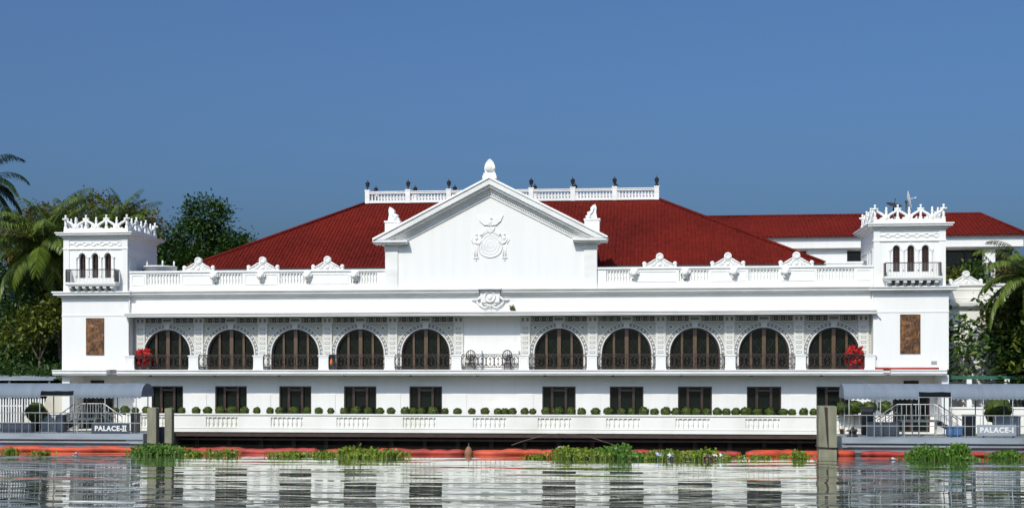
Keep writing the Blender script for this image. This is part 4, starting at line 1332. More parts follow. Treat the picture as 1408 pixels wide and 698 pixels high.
for x in (-3.5, 0, 3.0):
    t = MB(); t.box(x - 0.07, x + 0.07, -1.4, -1.26, 0, 3.46); t.build('post', 'steel', e)

# ------------------------------------------------------------------ docks
def text_mesh(body, size, name, mat, parent, loc, bold=0.02):
    cu = bpy.data.curves.new(name, 'FONT')
    cu.body = body; cu.size = size; cu.offset = bold; cu.extrude = 0.012
    cu.align_x = 'CENTER'; cu.align_y = 'CENTER'; cu.resolution_u = 3; cu.space_character = 1.12
    tmp = bpy.data.objects.new(name, cu); COL.objects.link(tmp)
    dg = bpy.context.evaluated_depsgraph_get()
    me = bpy.data.meshes.new_from_object(tmp.evaluated_get(dg))
    bpy.data.objects.remove(tmp)
    me.materials.clear(); me.materials.append(M[mat])
    o = bpy.data.objects.new(name, me); COL.objects.link(o)
    if body.endswith('II'):
        xm = max(v.co.x for v in me.vertices); ym = max(v.co.y for v in me.vertices); yn = min(v.co.y for v in me.vertices)
        t = MB()
        for yy in (ym - 0.035, yn - 0.015): t.box(xm - 0.27, xm + 0.05, yy, yy + 0.05, -0.01, 0.013)
        sb = t.build('serif_bars', mat, parent, loc); sb.rotation_euler = (R(90), 0, 0)
    o.parent = parent; o.location = loc; o.rotation_euler = (R(90), 0, 0)
    return o

YF, YR = -8.2, -5.9
def dock(label, x0, x1, cx0, cx1, notch, sign, sx0, sx1, sz, posts, serif):
    """floating pontoon with railing, vaulted canopy and name board; coordinates in world metres, parts parented at the base"""
    bx = ((x0 + x1) / 2, -6.5, 0.0)
    e = empty('floating_dock', bx, label, 'dock', 'canopied floating docks')
    B = Vector(bx)
    def put(mb, name, mat, par=e):
        return mb.build(name, mat, par, (-B.x, -B.y, -B.z) if par is e else None)
    t = MB()
    prof_ = [(YF + 0.5, -0.3), (YF + 0.1, 0.16), (YF + 0.02, 0.46), (YF - 0.10, 0.48), (YF - 0.10, 0.60), (YF + 0.06, 0.62), (YF + 0.06, 0.70), (YF - 0.06, 0.74), (YF - 0.06, 1.1), (-3.9, 1.1), (-3.9, -0.3)]
    t.prof(prof_, x0, x1)
    put(t, 'hull', 'hull')
    t = MB(); t.prof([(YF - 0.106, 0.49), (YF - 0.106, 0.52), (YF - 0.09, 0.52), (YF - 0.09, 0.49)], x0 + 0.3, x1 - 0.9); t.prof([(YF - 0.0, 0.625), (YF - 0.0, 0.695), (YF + 0.07, 0.695), (YF + 0.07, 0.625)], x0 + 0.2, x1 - 1.2)
    put(t, 'rubbing_strip', 'shade_and_black')
    # railing along the water side: rails and pickets
    t = MB()
    for z in (2.42, 1.78): t.bar((x0 + 0.15, YF + 0.05, z), (x1 - 0.15, YF + 0.05, z), 0.028, 0, 5)
    n = int((x1 - x0) / 0.44)
    for i in range(n + 1):
        x = x0 + 0.15 + (x1 - x0 - 0.3) * i / n
        t.bar((x, YF + 0.05, 1.1), (x, YF + 0.05, 2.42), 0.030 if i % 4 == 0 else 0.014, 0, 5)
    put(t, 'railing', 'steel')
    # canopy vault
    t = MB()
    def vault(a, b_, w0, w1, y0=YF + 0.15, y1=YR - 0.0, zb=3.52, zt=4.30, n=12):
        yc, hw = (y0 + y1) / 2, (y1 - y0) / 2
        pr = []
        for i in range(n + 1):
            w = w0 + (w1 - w0) * i / n
            pr.append((yc - hw * math.cos(w), zb + (zt - zb) * math.sin(w)))
        nseg = max(2, int((b_ - a) / 0.55))
        vs_ = []; fs_ = []
        for k in range(nseg + 1):
            x = a + (b_ - a) * k / nseg
            sag = 0.0 if k % 2 == 0 else 0.025
            vs_ += [(x, y, z - sag * math.sin(max(0.0, min(1.0, (z - zb) / (zt - zb))) * math.pi)) for y, z in pr]
        m_ = n + 1
        for k in range(nseg):
            for i in range(n): fs_.append((k * m_ + i, (k + 1) * m_ + i, (k + 1) * m_ + i + 1, k * m_ + i + 1))
        t.add(vs_, fs_, 0, True)
        return pr
    vault(cx0, notch[0], 0, math.pi); vault(notch[1], cx1, 0, math.pi); vault(notch[0], notch[1], 0.40, math.pi)
    # arched end pieces
    yc, hw = (YF + 0.15 + YR) / 2, (YR - YF - 0.15) / 2
    for x in (cx0, cx1):
        pr = [(yc - hw * math.cos(math.pi * i / 12), 3.52 + 0.78 * math.sin(math.pi * i / 12)) for i in range(13)]
        t.prof([(y, z) for y, z in pr] + [(yc + hw, 3.44), (yc - hw, 3.44)], x - 0.012, x + 0.012)
    # scalloped valance
    for a, b_ in ((cx0, notch[0]), (notch[1], cx1)):
        ns = int((b_ - a) / 0.26)
        for i in range(ns):
            xa, xb = a + (b_ - a) * i / ns, a + (b_ - a) * (i + 1) / ns
            y = YF + 0.15
            pts = [(xa, 3.54), (xa, 3.42), (xa + (xb - xa) * 0.25, 3.36), ((xa + xb) / 2, 3.34), (xa + (xb - xa) * 0.75, 3.36), (xb, 3.42), (xb, 3.54)]
            t.add([(px_, y - 0.004, pz) for px_, pz in pts] + [(px_, y + 0.004, pz) for px_, pz in pts], [tuple(range(7)), tuple(range(13, 6, -1))])
    put(t, 'canopy', 'canvas')
    # posts
    for x in posts:
        for y in (YF + 0.18, YR - 0.1):
            if cx0 < x < cx1:
                t = MB(); t.tube([(x, y, 1.1), (x, y, 3.55)], 0.034, 6); put(t, 'post', 'steel')
    t = MB()
    for y in (YF + 0.18, YR - 0.06): t.bar((cx0, y, 3.5), (cx1, y, 3.5), 0.022, 0, 5)
    for x in posts:
        if cx0 < x < cx1:
            t.tube([(x, yc - hw * 0.97 * math.cos(math.pi * i / 10), 3.48 + 0.75 * math.sin(math.pi * i / 10)) for i in range(11)], 0.018, 5)
    put(t, 'canopy_frame', 'steel')
    # name board
    t = MB(); t.box(sx0, sx1, YF - 0.04, YF + 0.0, sz - 0.33, sz + 0.33)
    bd = put(t, 'name_board', 'bluedark' if serif else 'hull')
    text_mesh(sign, 0.43, 'lettering', 'whitemetal', bd, ((sx0 + sx1) / 2, YF - 0.045, sz))
    return e

dock('grey blue floating dock with vaulted canopy and white PALACE-II name board', -40, -21.2, -40, -21.4, (-28.1, -25.9), 'PALACE-II', -24.62, -22.1, 1.43, [-37.5, -35, -32.4, -30.2, -28.15, -25.9, -23.8, -21.75], True)
dock('grey blue floating dock with vaulted canopy and white PALACE-I name board', 22.3, 46, 22.45, 34.0, (26.85, 28.75), 'PALACE-I', 30.2, 32.45, 1.55, [22.75, 24.6, 26.85, 28.75, 30.6, 32.3, 33.7], False)

# boarding stairs: landing with a flight at each side
def stairs(label, xl, xr, y0, y1, z0, zl, run, zb2):
    e = empty('boarding_stairs', ((xl + xr) / 2, (y0 + y1) / 2, z0), label, 'stairs', 'boarding stairs on the docks')
    B = Vector(e.location)
    def put(mb, name, mat): return mb.build(name, mat, e, (-B.x, -B.y, -B.z))
    t = MB(); t.box(xl, xr, y0, y1, zl - 0.12, zl); t.box(xl + 0.1, xl + 0.2, y0, y0 + 0.1, z0, zl - 0.12); t.box(xr - 0.2, xr - 0.1, y0, y0 + 0.1, z0, zl - 0.12)
    put(t, 'landing', 'cream')
    for s, x in ((-1, xl), (1, xr)):
        t = MB(); n = 5
        for k in range(n):
            xa, xb = sorted((x + s * run * k / n, x + s * run * (k + 1) / n))
            z = zl - (zl - z0) * (k + 1) / (n + 0.0) + 0.1
            t.box(xa, xb, y0 + 0.05, y1 - 0.05, z - 0.05, z)
        for yy in (y0 + 0.02, y1 - 0.06):
            t.prism([(x, zl - 0.28), (x + s * run, z0 - 0.02), (x + s * run, z0 + 0.12), (x, zl + 0.0)] if s > 0 else [(x, zl - 0.28), (x, zl), (x + s * run, z0 + 0.12), (x + s * run, z0 - 0.02)], yy, yy + 0.04)
        put(t, 'flight', 'darkmetal')
        for yy in (y0, y1):
            t = MB()
            t.tube([(x, yy, zl + 0.95), (x + s * run, yy, z0 + 0.95)], 0.032, 6); t.tube([(x, yy, zl + 0.5), (x + s * run, yy, z0 + 0.5)], 0.02, 5)
            for k in range(5):
                q = k / 4
                t.bar((x + s * run * q, yy, zl + (z0 - zl) * q), (x + s * run * q, yy, zl + (z0 - zl) * q + 0.95), 0.02, 0, 5)
            put(t, 'handrail', 'whitemetal' if (s > 0) else 'steel')
    t = MB()
    for yy in (y1,):
        t.tube([(xl, yy, zl + 0.95), (xr, yy, zl + 0.95)], 0.032, 6)
        n = 8
        for k in range(n + 1): t.bar((xl + (xr - xl) * k / n, yy, zl), (xl + (xr - xl) * k / n, yy, zl + 0.95), 0.015, 0, 4)
    put(t, 'guard_rail', 'whitemetal')
stairs('boarding stairs with white handrails behind the PALACE-II name board', -26.9, -25.4, -5.6, -4.4, 1.1, 1.98, 1.3, 1.1)
stairs('boarding stairs with white handrails under the PALACE-I canopy', 26.2, 28.5, -5.6, -4.4, 1.1, 2.05, 1.4, 1.1)

# things on the docks
def planter(x, y, r, lab, zc=1.95, pot_h=0.75):
    e = empty('potted_bush', (x, y, 1.1), lab, 'potted bush')
    t = MB(); t.lathe([(0.28, 0), (0.36, pot_h), (0.42, pot_h), (0.42, pot_h + 0.08), (0.32, pot_h + 0.08)], (0, 0, 0), 14); t.build('pot', 'pot', e)
    f = MB(); f.ball((0, 0, 0), r * 0.85, 0, 12, 8, 0.25, x); foliage_ball(f, (0, 0, 0), r * 0.95, 380, 0.22, 0.12, 0, random.Random(int(x * 7)), 0.72)
    f.build('crown', 'bush', e, (0, 0, pot_h + r * 0.62))
planter(-30.0, -4.6, 0.78, 'large round bush in a dark pot at the left end of the PALACE-II dock')
planter(32.35, -4.3, 0.95, 'large dark bush in a pot above the PALACE-I name board', pot_h=0.9)
def crate(x, y, w_, d_, h_, lab, mat, name='dock_box', cat='box', z=1.1):
    e = empty(name, (x, y, z), lab, cat)
    t = MB(); t.box(-w_ / 2, w_ / 2, -d_ / 2, d_ / 2, 0.06, h_ - 0.06); t.box(-w_ / 2 + 0.05, w_ / 2 - 0.05, -d_ / 2 + 0.05, d_ / 2 - 0.05, 0, 0.06); t.build('body', mat, e)
    t = MB(); t.box(-w_ / 2 - 0.03, w_ / 2 + 0.03, -d_ / 2 - 0.03, d_ / 2 + 0.03, h_ - 0.06, h_); t.build('lid', mat, e)
crate(-30.3, -6.6, 2.1, 0.7, 0.62, 'long dark blue locker at the left end of the PALACE-II dock', 'bluedark', 'storage_locker', 'locker')
crate(-27.5, -6.3, 0.5, 0.5, 1.15, 'tall dark blue bin beside the PALACE-II boarding stairs', 'bluedark', 'dock_bin', 'bin')
crate(-22.5, -6.2, 0.46, 0.5, 1.25, 'dark upright box behind the right end of the PALACE-II railing', 'darkmetal', 'bollard_box')
crate(25.0, -6.4, 1.85, 0.75, 0.85, 'long dark blue locker under the left end of the PALACE-I canopy', 'bluedark', 'storage_locker', 'locker')
crate(24.35, -4.4, 0.7, 0.5, 1.75, 'dark upright box behind the long locker on the PALACE-I dock', 'darkmetal', 'bollard_box')
crate(30.35, -5.4, 0.72, 0.5, 1.3, 'dark upright box left of the PALACE-I name board', 'darkmetal', 'bollard_box')
crate(29.2, -6.6, 0.85, 0.55, 0.6, 'light blue box on the PALACE-I dock by the boarding stairs', 'blue', 'cool_box')
crate(32.6, -5.4, 1.5, 0.6, 1.2, 'grey blue chest beside the PALACE-I name board', 'hull', 'storage_chest', 'chest')
e = empty('outboard_motor', (23.0, -7.6, 1.1), 'black mooring winch at the left end of the PALACE-I dock', 'winch')
t = MB(); t.lathe([(0.3, 0), (0.34, 0.08), (0.2, 0.12), (0.2, 0.3), (0.36, 0.34), (0.36, 0.4), (0.12, 0.42), (0.1, 0.58)], (0, 0, 0), 12); t.build('drum', 'darkmetal', e); e.name = 'mooring_winch'
t = MB(); t.bar((0, 0, 0.5), (0.4, 0.05, 0.62), 0.03, 0, 6); t.build('handle', 'steel', e)

# ------------------------------------------------------------------ mooring piles
def pile(x, y, w_, h_, lab, split=False, grp=None):
    e = empty('mooring_pile', (x, y, -2), lab, 'pile', grp)
    t = MB(); t.prism([(-w_ / 2, 0), (w_ / 2, 0), (w_ / 2, 2 + h_ - 0.06), (w_ / 2 - 0.05, 2 + h_), (-w_ / 2 + 0.05, 2 + h_), (-w_ / 2, 2 + h_ - 0.06)], -w_ / 2, w_ / 2)
    t.build('shaft', 'concrete', e)
    if split:
        t = MB(); t.prism([(-0.06, 3.0), (0.02, 2.5), (0.07, 2.5), (0.0, 4.9), (-0.2, 4.95)], -w_ / 2 - 0.006, -w_ / 2 + 0.02); t.build('crack', 'shade_and_black', e)
    t = MB(); t.tube([(-w_ / 2 - 0.05, -w_ / 2 - 0.05, 2.55), (w_ / 2 + 0.05, -w_ / 2 - 0.05, 2.5), (w_ / 2 + 0.05, w_ / 2 + 0.05, 2.55), (-w_ / 2 - 0.05, w_ / 2 + 0.05, 2.6)], 0.05, 6, closed=True); t.build('chafing_rope', 'shade_and_black', e)
pile(-20.25, -9.0, 0.58, 2.8, 'concrete mooring pile beside the PALACE-II dock, nearer its name board', False, 'concrete mooring piles')
pile(-19.35, -8.6, 0.46, 2.75, 'narrower concrete mooring pile standing away from the PALACE-II name board', False, 'concrete mooring piles')
pile(21.3, -9.0, 1.05, 3.0, 'thick cracked concrete mooring pile beside the PALACE-I dock', True, 'concrete mooring piles')
pile(33.0, -9.4, 0.5, 3.1, 'slim mooring pile right of the PALACE-I name board', False, 'concrete mooring piles')
t = MB(); t.box(-0.3, 0.3, -0.3, 0.3, 0, 1.75)
tag(t.build('fender_box', 'bluedark', None, (-19.85, -8.1, -0.2)), 'dark blue fender between the two concrete piles', 'fender')

# ------------------------------------------------------------------ orange boom floating along the front
def boom(p, lab, mat, r=0.34, seed=0):
    rng = random.Random(seed)
    P0 = [Vector((x, y, 0.10)) for x, y in p]
    path = []
    for a, b_ in zip(P0[:-1], P0[1:]):
        n = max(2, int((b_ - a).length / 0.35))
        for k in range(n): path.append(a.lerp(b_, k / n))
    path.append(P0[-1])
    path = [q + Vector((0, 0.10 * math.sin(i * 0.23 + seed), 0.035 * math.sin(i * 0.41 + seed) + rng.uniform(-.03, .03))) for i, q in enumerate(path)]
    rad = [r * (0.62 if i in (0, len(path) - 1) else (0.80 if i % 9 == 0 else rng.uniform(0.84, 1.10))) for i in range(len(path))]
    t = MB(); t.tube(path, rad, 10)
    o = t.build('boom_segment', mat)
    return tag(o, lab, 'floating boom', 'floating boom segments')
boom([(-40, -8.82), (-29.8, -8.655), (-20.9, -8.5725)], 'orange boom segment afloat in front of the PALACE-II dock', 'boom', 0.21, 1)
boom([(-20.6, -8.655), (-15.2, -9.37), (-9.5, -9.535)], 'faded red boom segment from the twin concrete piles past the largest left weed clump', 'boom_red', 0.23, 2)
boom([(-9.2, -9.535), (-4, -9.59), (-0.4, -9.48)], 'faded red boom segment behind the long weed raft below the left arches', 'boom_red', 0.23, 3)
boom([(0, -9.48), (4, -9.5075), (7.2, -9.59)], 'bright orange boom segment below the pediment, touching the biggest weed raft', 'boom', 0.24, 4)
boom([(7.5, -9.645), (12, -9.7), (16.2, -9.755)], 'orange boom segment mostly hidden behind the biggest weed raft', 'boom_red', 0.23, 5)
boom([(16.5, -9.755), (19, -9.26), (20.4, -8.93), (23, -8.545)], 'bright orange boom segment passing the thick cracked pile', 'boom', 0.27, 6)
boom([(23.4, -8.49), (29, -8.38), (34.5, -8.38), (46, -8.38)], 'brownish red boom segment low in front of the PALACE-I dock', 'boom_red', 0.18, 7)
e = empty('buoy', (-0.15, -9.75, -0.1), 'brown float joining two boom segments below the pediment', 'buoy')
t = MB(); t.lathe([(0.1, -0.2), (0.24, 0.0), (0.26, 0.3), (0.15, 0.5), (0.05, 0.62)], (0, 0, 0), 10); t.build('body', 'terracotta', e)
t = MB(); t.bar((0, 0, 0.6), (0.02, 0, 0.8), 0.03); t.build('peg', 'bark', e)
t = MB(); t.tube([(2.4 + 6.4 * k / 20, -9.0 + 0.3 * math.sin(k), 0.55 + 0.72 * math.sin(math.pi * k / 20)) for k in range(21)], 0.028, 5)
tag(t.build('drift_bamboo', 'bark'), 'thin bent brown cane arching over the orange boom', 'cane')

# ------------------------------------------------------------------ water hyacinth and litter
def hyacinth(x, y, rx, ry, n, lab, seed, hmax=0.75, mat='hyacinth', leaf=(0.11, 0.22)):
    rng = random.Random(seed)
    hmax *= 0.88; ry *= 1.6; rx *= 1.08
    f = MB()
    subs = [(rng.uniform(-0.85, 0.85) * rx, rng.uniform(-0.6, 0.6) * ry, rng.uniform(0.18, 1.0)) for _ in range(max(4, int(rx * 4.5)))]
    for _ in range(int(n * 1.35)):
        cx_, cy_, hs = rng.choice(subs)
        px_ = cx_ + rng.gauss(0, min(0.36, rx * 0.3)); py_ = cy_ + rng.gauss(0, min(0.4, ry * 0.4))
        q = math.hypot(px_ / rx, py_ / max(ry, 0.01))
        h_ = max(0.05, hs * hmax * (1 - 0.45 * min(q, 1.3)) * rng.uniform(0.4, 1.1))
        lean = Vector((rng.gauss(0, 0.25), rng.gauss(-0.05, 0.25), 1)).normalized()
        base_ = Vector((px_, py_, -0.02)); tip = base_ + lean * h_
        side = lean.cross(Vector((0, 1, 0))).normalized() * 0.014
        f.add([base_ - side, base_ + side, tip + side, tip - side], [(0, 1, 2, 3)], 0)
        d = Vector((rng.gauss(0, 1), rng.gauss(-0.2, 0.8), rng.uniform(0.0, 1.6)))
        L_ = rng.uniform(*leaf)
        nr = Vector((rng.gauss(0, 0.5), -0.8, rng.uniform(0.2, 1.0)))
        d.normalize(); s_ = d.cross(nr).normalized(); n2 = s_.cross(d)
        W_ = L_ * rng.uniform(0.65, 0.9)
        pts = [tip, tip + d * L_ * 0.3 + s_ * W_ * 0.45, tip + d * L_ * 0.7 + s_ * W_ * 0.4, tip + d * L_ - n2 * 0.03, tip + d * L_ * 0.7 - s_ * W_ * 0.4, tip + d * L_ * 0.3 - s_ * W_ * 0.45]
        f.add(pts, [(0, 1, 2, 3, 4, 5)], 0)
    o = f.build('water_hyacinth', mat, None, (x, y, 0))
    return tag(o, lab, 'floating plant', 'water hyacinth clumps')
hyacinth(-28.62, -10.74, 0.5, 0.35, 60, 'small yellowish weed tuft below the left end of the PALACE-II dock', 1, 0.5)
hyacinth(-26.09, -12.36, 0.5, 0.3, 46, 'small weed tuft adrift below the PALACE-II name board', 2, 0.38)
hyacinth(-18.44, -11.94, 1.9, 1.1, 620, 'large leafy weed clump in front of the twin concrete piles', 3, 1.0, 'hyacinth_deep')
hyacinth(-16, -12.06, 0.75, 0.5, 150, 'low weed fringe trailing right of the clump at the twin piles', 4, 0.55)
hyacinth(-14.47, -12.12, 0.5, 0.4, 80, 'lone weed tuft right of the clump at the twin piles', 5, 0.55)
hyacinth(-10.79, -12.3, 1.25, 0.45, 170, 'thin low weed strip leading towards the long weed raft', 6, 0.42)
hyacinth(-8.16, -12, 1.0, 0.6, 210, 'middle weed strip joined to the long weed raft', 7, 0.6)
hyacinth(-5.71, -12.18, 1.75, 1.0, 620, 'tall bushy weed raft in front of the faded red boom', 8, 0.95)
hyacinth(4.08, -12.3, 0.9, 0.4, 110, 'sparse low weed at the left tip of the biggest weed raft', 9, 0.35)
hyacinth(6.47, -12, 1.6, 0.9, 520, 'dense weed heap at the left part of the biggest raft', 10, 0.85)
hyacinth(9.25, -11.94, 1.5, 1.0, 560, 'tallest greenest weed heap amid the biggest raft', 11, 1.0, 'hyacinth_deep')
hyacinth(11.92, -12.06, 1.5, 0.9, 420, 'weed heap strewn with plastic bags in the biggest raft', 12, 0.75)
hyacinth(14.29, -11.94, 1.1, 0.8, 300, 'weed at the right end of the biggest raft', 13, 0.8)
hyacinth(16.74, -11.58, 0.8, 0.35, 70, 'flat thin weed drifting right of the biggest raft', 14, 0.3)
hyacinth(19.06, -11.04, 0.6, 0.5, 150, 'upright weed tuft against the orange boom left of the thick pile', 15, 0.7)
hyacinth(26.71, -10.98, 1.1, 0.9, 480, 'large dark leafy weed clump under the PALACE-I boarding stairs', 16, 1.15, 'hyacinth_deep')
hyacinth(28.63, -10.86, 1.0, 0.8, 380, 'dark leafy weed clump right of the stairs clump at the PALACE-I dock', 17, 1.15, 'hyacinth_deep')
hyacinth(31.69, -10.26, 1.0, 0.6, 300, 'leafy weed clump below the PALACE-I name board', 18, 1.0, 'hyacinth_deep')

def litter(x, y, r, mat, lab, name, seed, cat='litter', z=0.06):
    t = MB(); t.ball((0, 0, 0), (r[0] * 0.8, r[1], r[2] * 0.7), 0, 12, 9, 1.9, seed * 3.7)
    o = t.build(name, mat, None, (x, y, z)); o.rotation_euler = (0, 0, seed)
    tag(o, lab, cat, 'floating litter')
litter(5.51, -10.56, (0.28, 0.12, 0.09), 'bag', 'white foam scrap resting on the orange boom', 'foam_scrap', 1, z=0.5)
litter(11.31, -12.66, (0.34, 0.2, 0.22), 'bagblue', 'pale blue plastic bag at the edge of the biggest weed raft', 'plastic_bag', 2, z=0.16)
litter(12.03, -12.72, (0.25, 0.2, 0.18), 'bag', 'white plastic bag right of the pale blue bag', 'plastic_bag', 3, z=0.14)
litter(13.07, -12.6, (0.42, 0.25, 0.2), 'bag', 'largest whitish plastic bag in the raft', 'plastic_bag', 4, z=0.12)
litter(14, -12.66, (0.4, 0.25, 0.2), 'bagpink', 'pinkish plastic bag near the right end of the raft', 'plastic_bag', 5, z=0.12)
litter(14.82, -12.48, (0.3, 0.2, 0.2), 'bag', 'white plastic bag at the right end of the raft', 'plastic_bag', 6, z=0.12)
litter(9.75, -12.78, (0.26, 0.16, 0.12), 'bagpink', 'pale pink scrap in front of the greenest weed heap', 'plastic_bag', 7, z=0.1)
litter(10.17, -12.84, (0.2, 0.14, 0.12), 'litterorange', 'orange wrapper left of the pale blue bag', 'wrapper', 8, z=0.1)
litter(4.88, -12.66, (0.22, 0.16, 0.16), 'litterorange', 'orange wrapper at the left part of the biggest raft', 'wrapper', 9, z=0.1)
litter(7.26, -12.72, (0.3, 0.14, 0.1), 'bagpink', 'flesh coloured scrap in the left weed heap', 'plastic_bag', 10, z=0.1)
litter(-10.35, -11.1, (0.3, 0.12, 0.07), 'bag', 'small white scrap by the thin low weed strip', 'foam_scrap', 11)
litter(-23.93, -12.06, (0.22, 0.12, 0.07), 'bag', 'small white scrap adrift in front of the PALACE-II dock', 'foam_scrap', 12)
litter(-11.6, -34.0, (0.14, 0.1, 0.06), 'bag', 'white scrap floating alone near the bottom left', 'foam_scrap', 13)
litter(24.6, -12.2, (0.32, 0.12, 0.07), 'bag', 'white scrap floating before the PALACE-I hull', 'foam_scrap', 14)

# ------------------------------------------------------------------ trees
def limb(mb, a, b_, r0, r1, rng, bend=0.12):
    a, b_ = Vector(a), Vector(b_)
    L = (b_ - a).length
    pts = [a.lerp(b_, k / 5) + Vector((rng.gauss(0, bend * L * 0.12), rng.gauss(0, bend * L * 0.12), math.sin(k / 5 * math.pi) * bend * L * 0.3)) if 0 < k < 5 else (a if k == 0 else b_) for k in range(6)]
    mb.tube(pts, [r0 + (r1 - r0) * k / 5 for k in range(6)], 6)

def tree(name, base, blobs, n, leaf, mat, lab, seed, trunk=0.25, fork=None, cat='tree', grp=None, fill=0.45, sub=3):
    rng = random.Random(seed)
    base = Vector(base)
    e = empty(name, base, lab, cat, grp)
    t = MB()
    fork = Vector(fork) - base if fork else Vector((0, 0, max(1.0, (min(c[2] for c, r in blobs) - base.z) * 0.7)))
    limb(t, (0, 0, -0.1), fork, trunk, trunk * 0.65, rng, 0.05)
    for c, r in blobs:
        limb(t, fork, Vector(c) - base, trunk * 0.5, trunk * 0.12, rng, 0.12)
        for _ in range(sub):
            d = Vector((rng.gauss(0, 1), rng.gauss(0, 1), rng.gauss(0.2, 1))).normalized()
            limb(t, Vector(c) - base, Vector(c) - base + Vector((d.x * r[0], d.y * r[1], d.z * r[2])) * 0.9, trunk * 0.12, trunk * 0.04, rng, 0.1)
    t.build('trunk', 'bark', e)
    f = MB()
    vol = sum(r[0] * r[2] for c, r in blobs)
    for c, r in blobs:
        k = int(n * r[0] * r[2] / vol)
        # twig clusters
        nc = max(6, k // 9)
        for _ in range(nc):
            d = Vector((rng.gauss(0, 1), rng.gauss(0, 1), rng.gauss(0.1, 1))).normalized()
            q = rng.uniform(fill, 1.0) ** 0.6
            p = Vector(c) - base + Vector((d.x * r[0], d.y * r[1], d.z * r[2])) * q * rng.uniform(0.85, 1.08)
            out = (d + Vector((0, 0, 0.25))).normalized()
            cr = leaf * 1.5
            for _ in range(14):
                pp = p + Vector((rng.gauss(0, cr), rng.gauss(0, cr), rng.gauss(0, cr * 0.7)))
                dd = (out + Vector((rng.gauss(0, .7), rng.gauss(0, .7), rng.gauss(-0.15, .5)))).normalized()
                nn = Vector((rng.gauss(0, .6), rng.gauss(0, .6), 1.0))
                s_ = rng.uniform(0.7, 1.3) * leaf
                f.leaf(pp, dd, nn, s_, s_ * 0.55, 0, bend=0.2)
    f.build('crown', mat, e)
    return e

def palm(name, crown, base, n, L, lab, seed, mat='palm', droop=1.0, r=0.16, up=0.35, leaflet=0.62, grp=None, spread=None):
    rng = random.Random(seed)
    base = Vector(base); C = Vector(crown) - base
    e = empty(name, base, lab, 'palm tree', grp)
    t = MB()
    k = 14
    pts = [Vector((C.x * (q ** 1.5), C.y * q, C.z * q)) for q in [i / k for i in range(k + 1)]]
    t.tube(pts, [r * (1.35 - 0.55 * i / k) * (1.06 if i % 2 else 0.97) for i in range(k + 1)], 8)
    t.build('trunk', 'bark', e)
    f = MB()
    for i in range(n):
        az = 2 * math.pi * (i * 0.381966 + rng.uniform(-0.03, 0.03))
        if spread: az = rng.uniform(*spread)
        q = i / max(1, n - 1)
        el = R(78) - q * R(105) + rng.uniform(-0.12, 0.12)
        ll = L * rng.uniform(0.85, 1.1)
        h = Vector((math.cos(az), math.sin(az), 0))
        seg = 16; p = C.copy(); ang = el
        mid = []
        for s_ in range(seg + 1):
            mid.append(p.copy())
            d = h * math.cos(ang) + Vector((0, 0, math.sin(ang)))
            p = p + d * (ll / seg)
            ang -= droop * (0.035 + 0.085 * (s_ / seg)) * (1.0 if ang > -1.35 else 0)
        f.tube(mid, [0.035 * (1 - 0.8 * s_ / seg) for s_ in range(seg + 1)], 4)
        side = h.cross(Vector((0, 0, 1))).normalized()
        nl = 50
        for j in range(nl):
            u = 0.12 + 0.88 * j / (nl - 1)
            fi = u * seg; i0 = min(int(fi), seg - 1)
            pp = mid[i0].lerp(mid[i0 + 1], fi - i0)
            d = (mid[i0 + 1] - mid[i0]).normalized()
            le = leaflet * (0.35 + 0.65 * math.sin(math.pi * min(1.0, u * 0.9 + 0.08))) * L / 3.4
            for s_ in (-1, 1):
                dd = (side * s_ * 0.9 + d * 0.75 + Vector((0, 0, -0.35 - 0.5 * rng.random()))).normalized()
                nn = Vector((0, 0, 1)) + side * s_ * -0.3
                w_ = 0.058 * L / 3.4
                sv = dd.cross(nn).normalized() * w_ * 0.5
                m1 = pp + dd * le * 0.55
                tip = pp + dd * le + Vector((0, 0, -le * 0.22 * rng.uniform(0.5, 1.6)))
                f.add([pp - sv * 0.6, pp + sv * 0.6, m1 + sv, m1 - sv, tip], [(0, 1, 2, 3), (3, 2, 4)], 0)
    f.build('crown', mat, e)
    return e

palm('coconut_palm', (-35.3, 8.0, 14.6), (-33.6, 8.0, 1.0), 36, 5.9, 'green coconut palm with drooping fronds left of the left tower', 5, droop=1.15, grp='coconut palms', leaflet=0.72)
palm('coconut_palm', (-31.7, 14.0, 16.8), (-31.2, 14.0, 1.0), 38, 3.7, 'coconut palm rising behind the left tower cresting', 6, droop=0.85, grp='coconut palms', leaflet=0.85)
palm('coconut_palm', (-41.0, 9.0, 19.6), (-43.5, 9.0, 1.0), 24, 4.6, 'tall dark palm at the left edge with fronds against the sky', 9, mat='palm_dark', droop=1.5, grp='coconut palms')
palm('coconut_palm', (-37.0, 15.0, 16.2), (-37.2, 15.0, 1.0), 26, 4.4, 'palm hidden between the drooping palm and the brownish tree', 12, droop=1.0, grp='coconut palms')
palm('coconut_palm', (35.6, 0.5, 11.2), (37.6, 2.0, 1.0), 30, 4.4, 'coconut palm with hanging fronds before the side wing', 15, droop=1.35, grp='coconut palms')
tree('brownish_tree', (-39, 22, 1), [((-41.5, 22, 17.6), (3.6, 2.5, 2.0)), ((-37.2, 22, 18.6), (3.4, 2.4, 1.7)), ((-34.0, 23, 17.6), (3.0, 2.2, 1.7)), ((-44, 22, 16.5), (2.6, 2, 2))], 6500, 0.30, 'leaf_brown', 'sparse brownish tree with bare twigs behind the palms', 21, trunk=0.35, sub=9, grp='trees behind the palace')
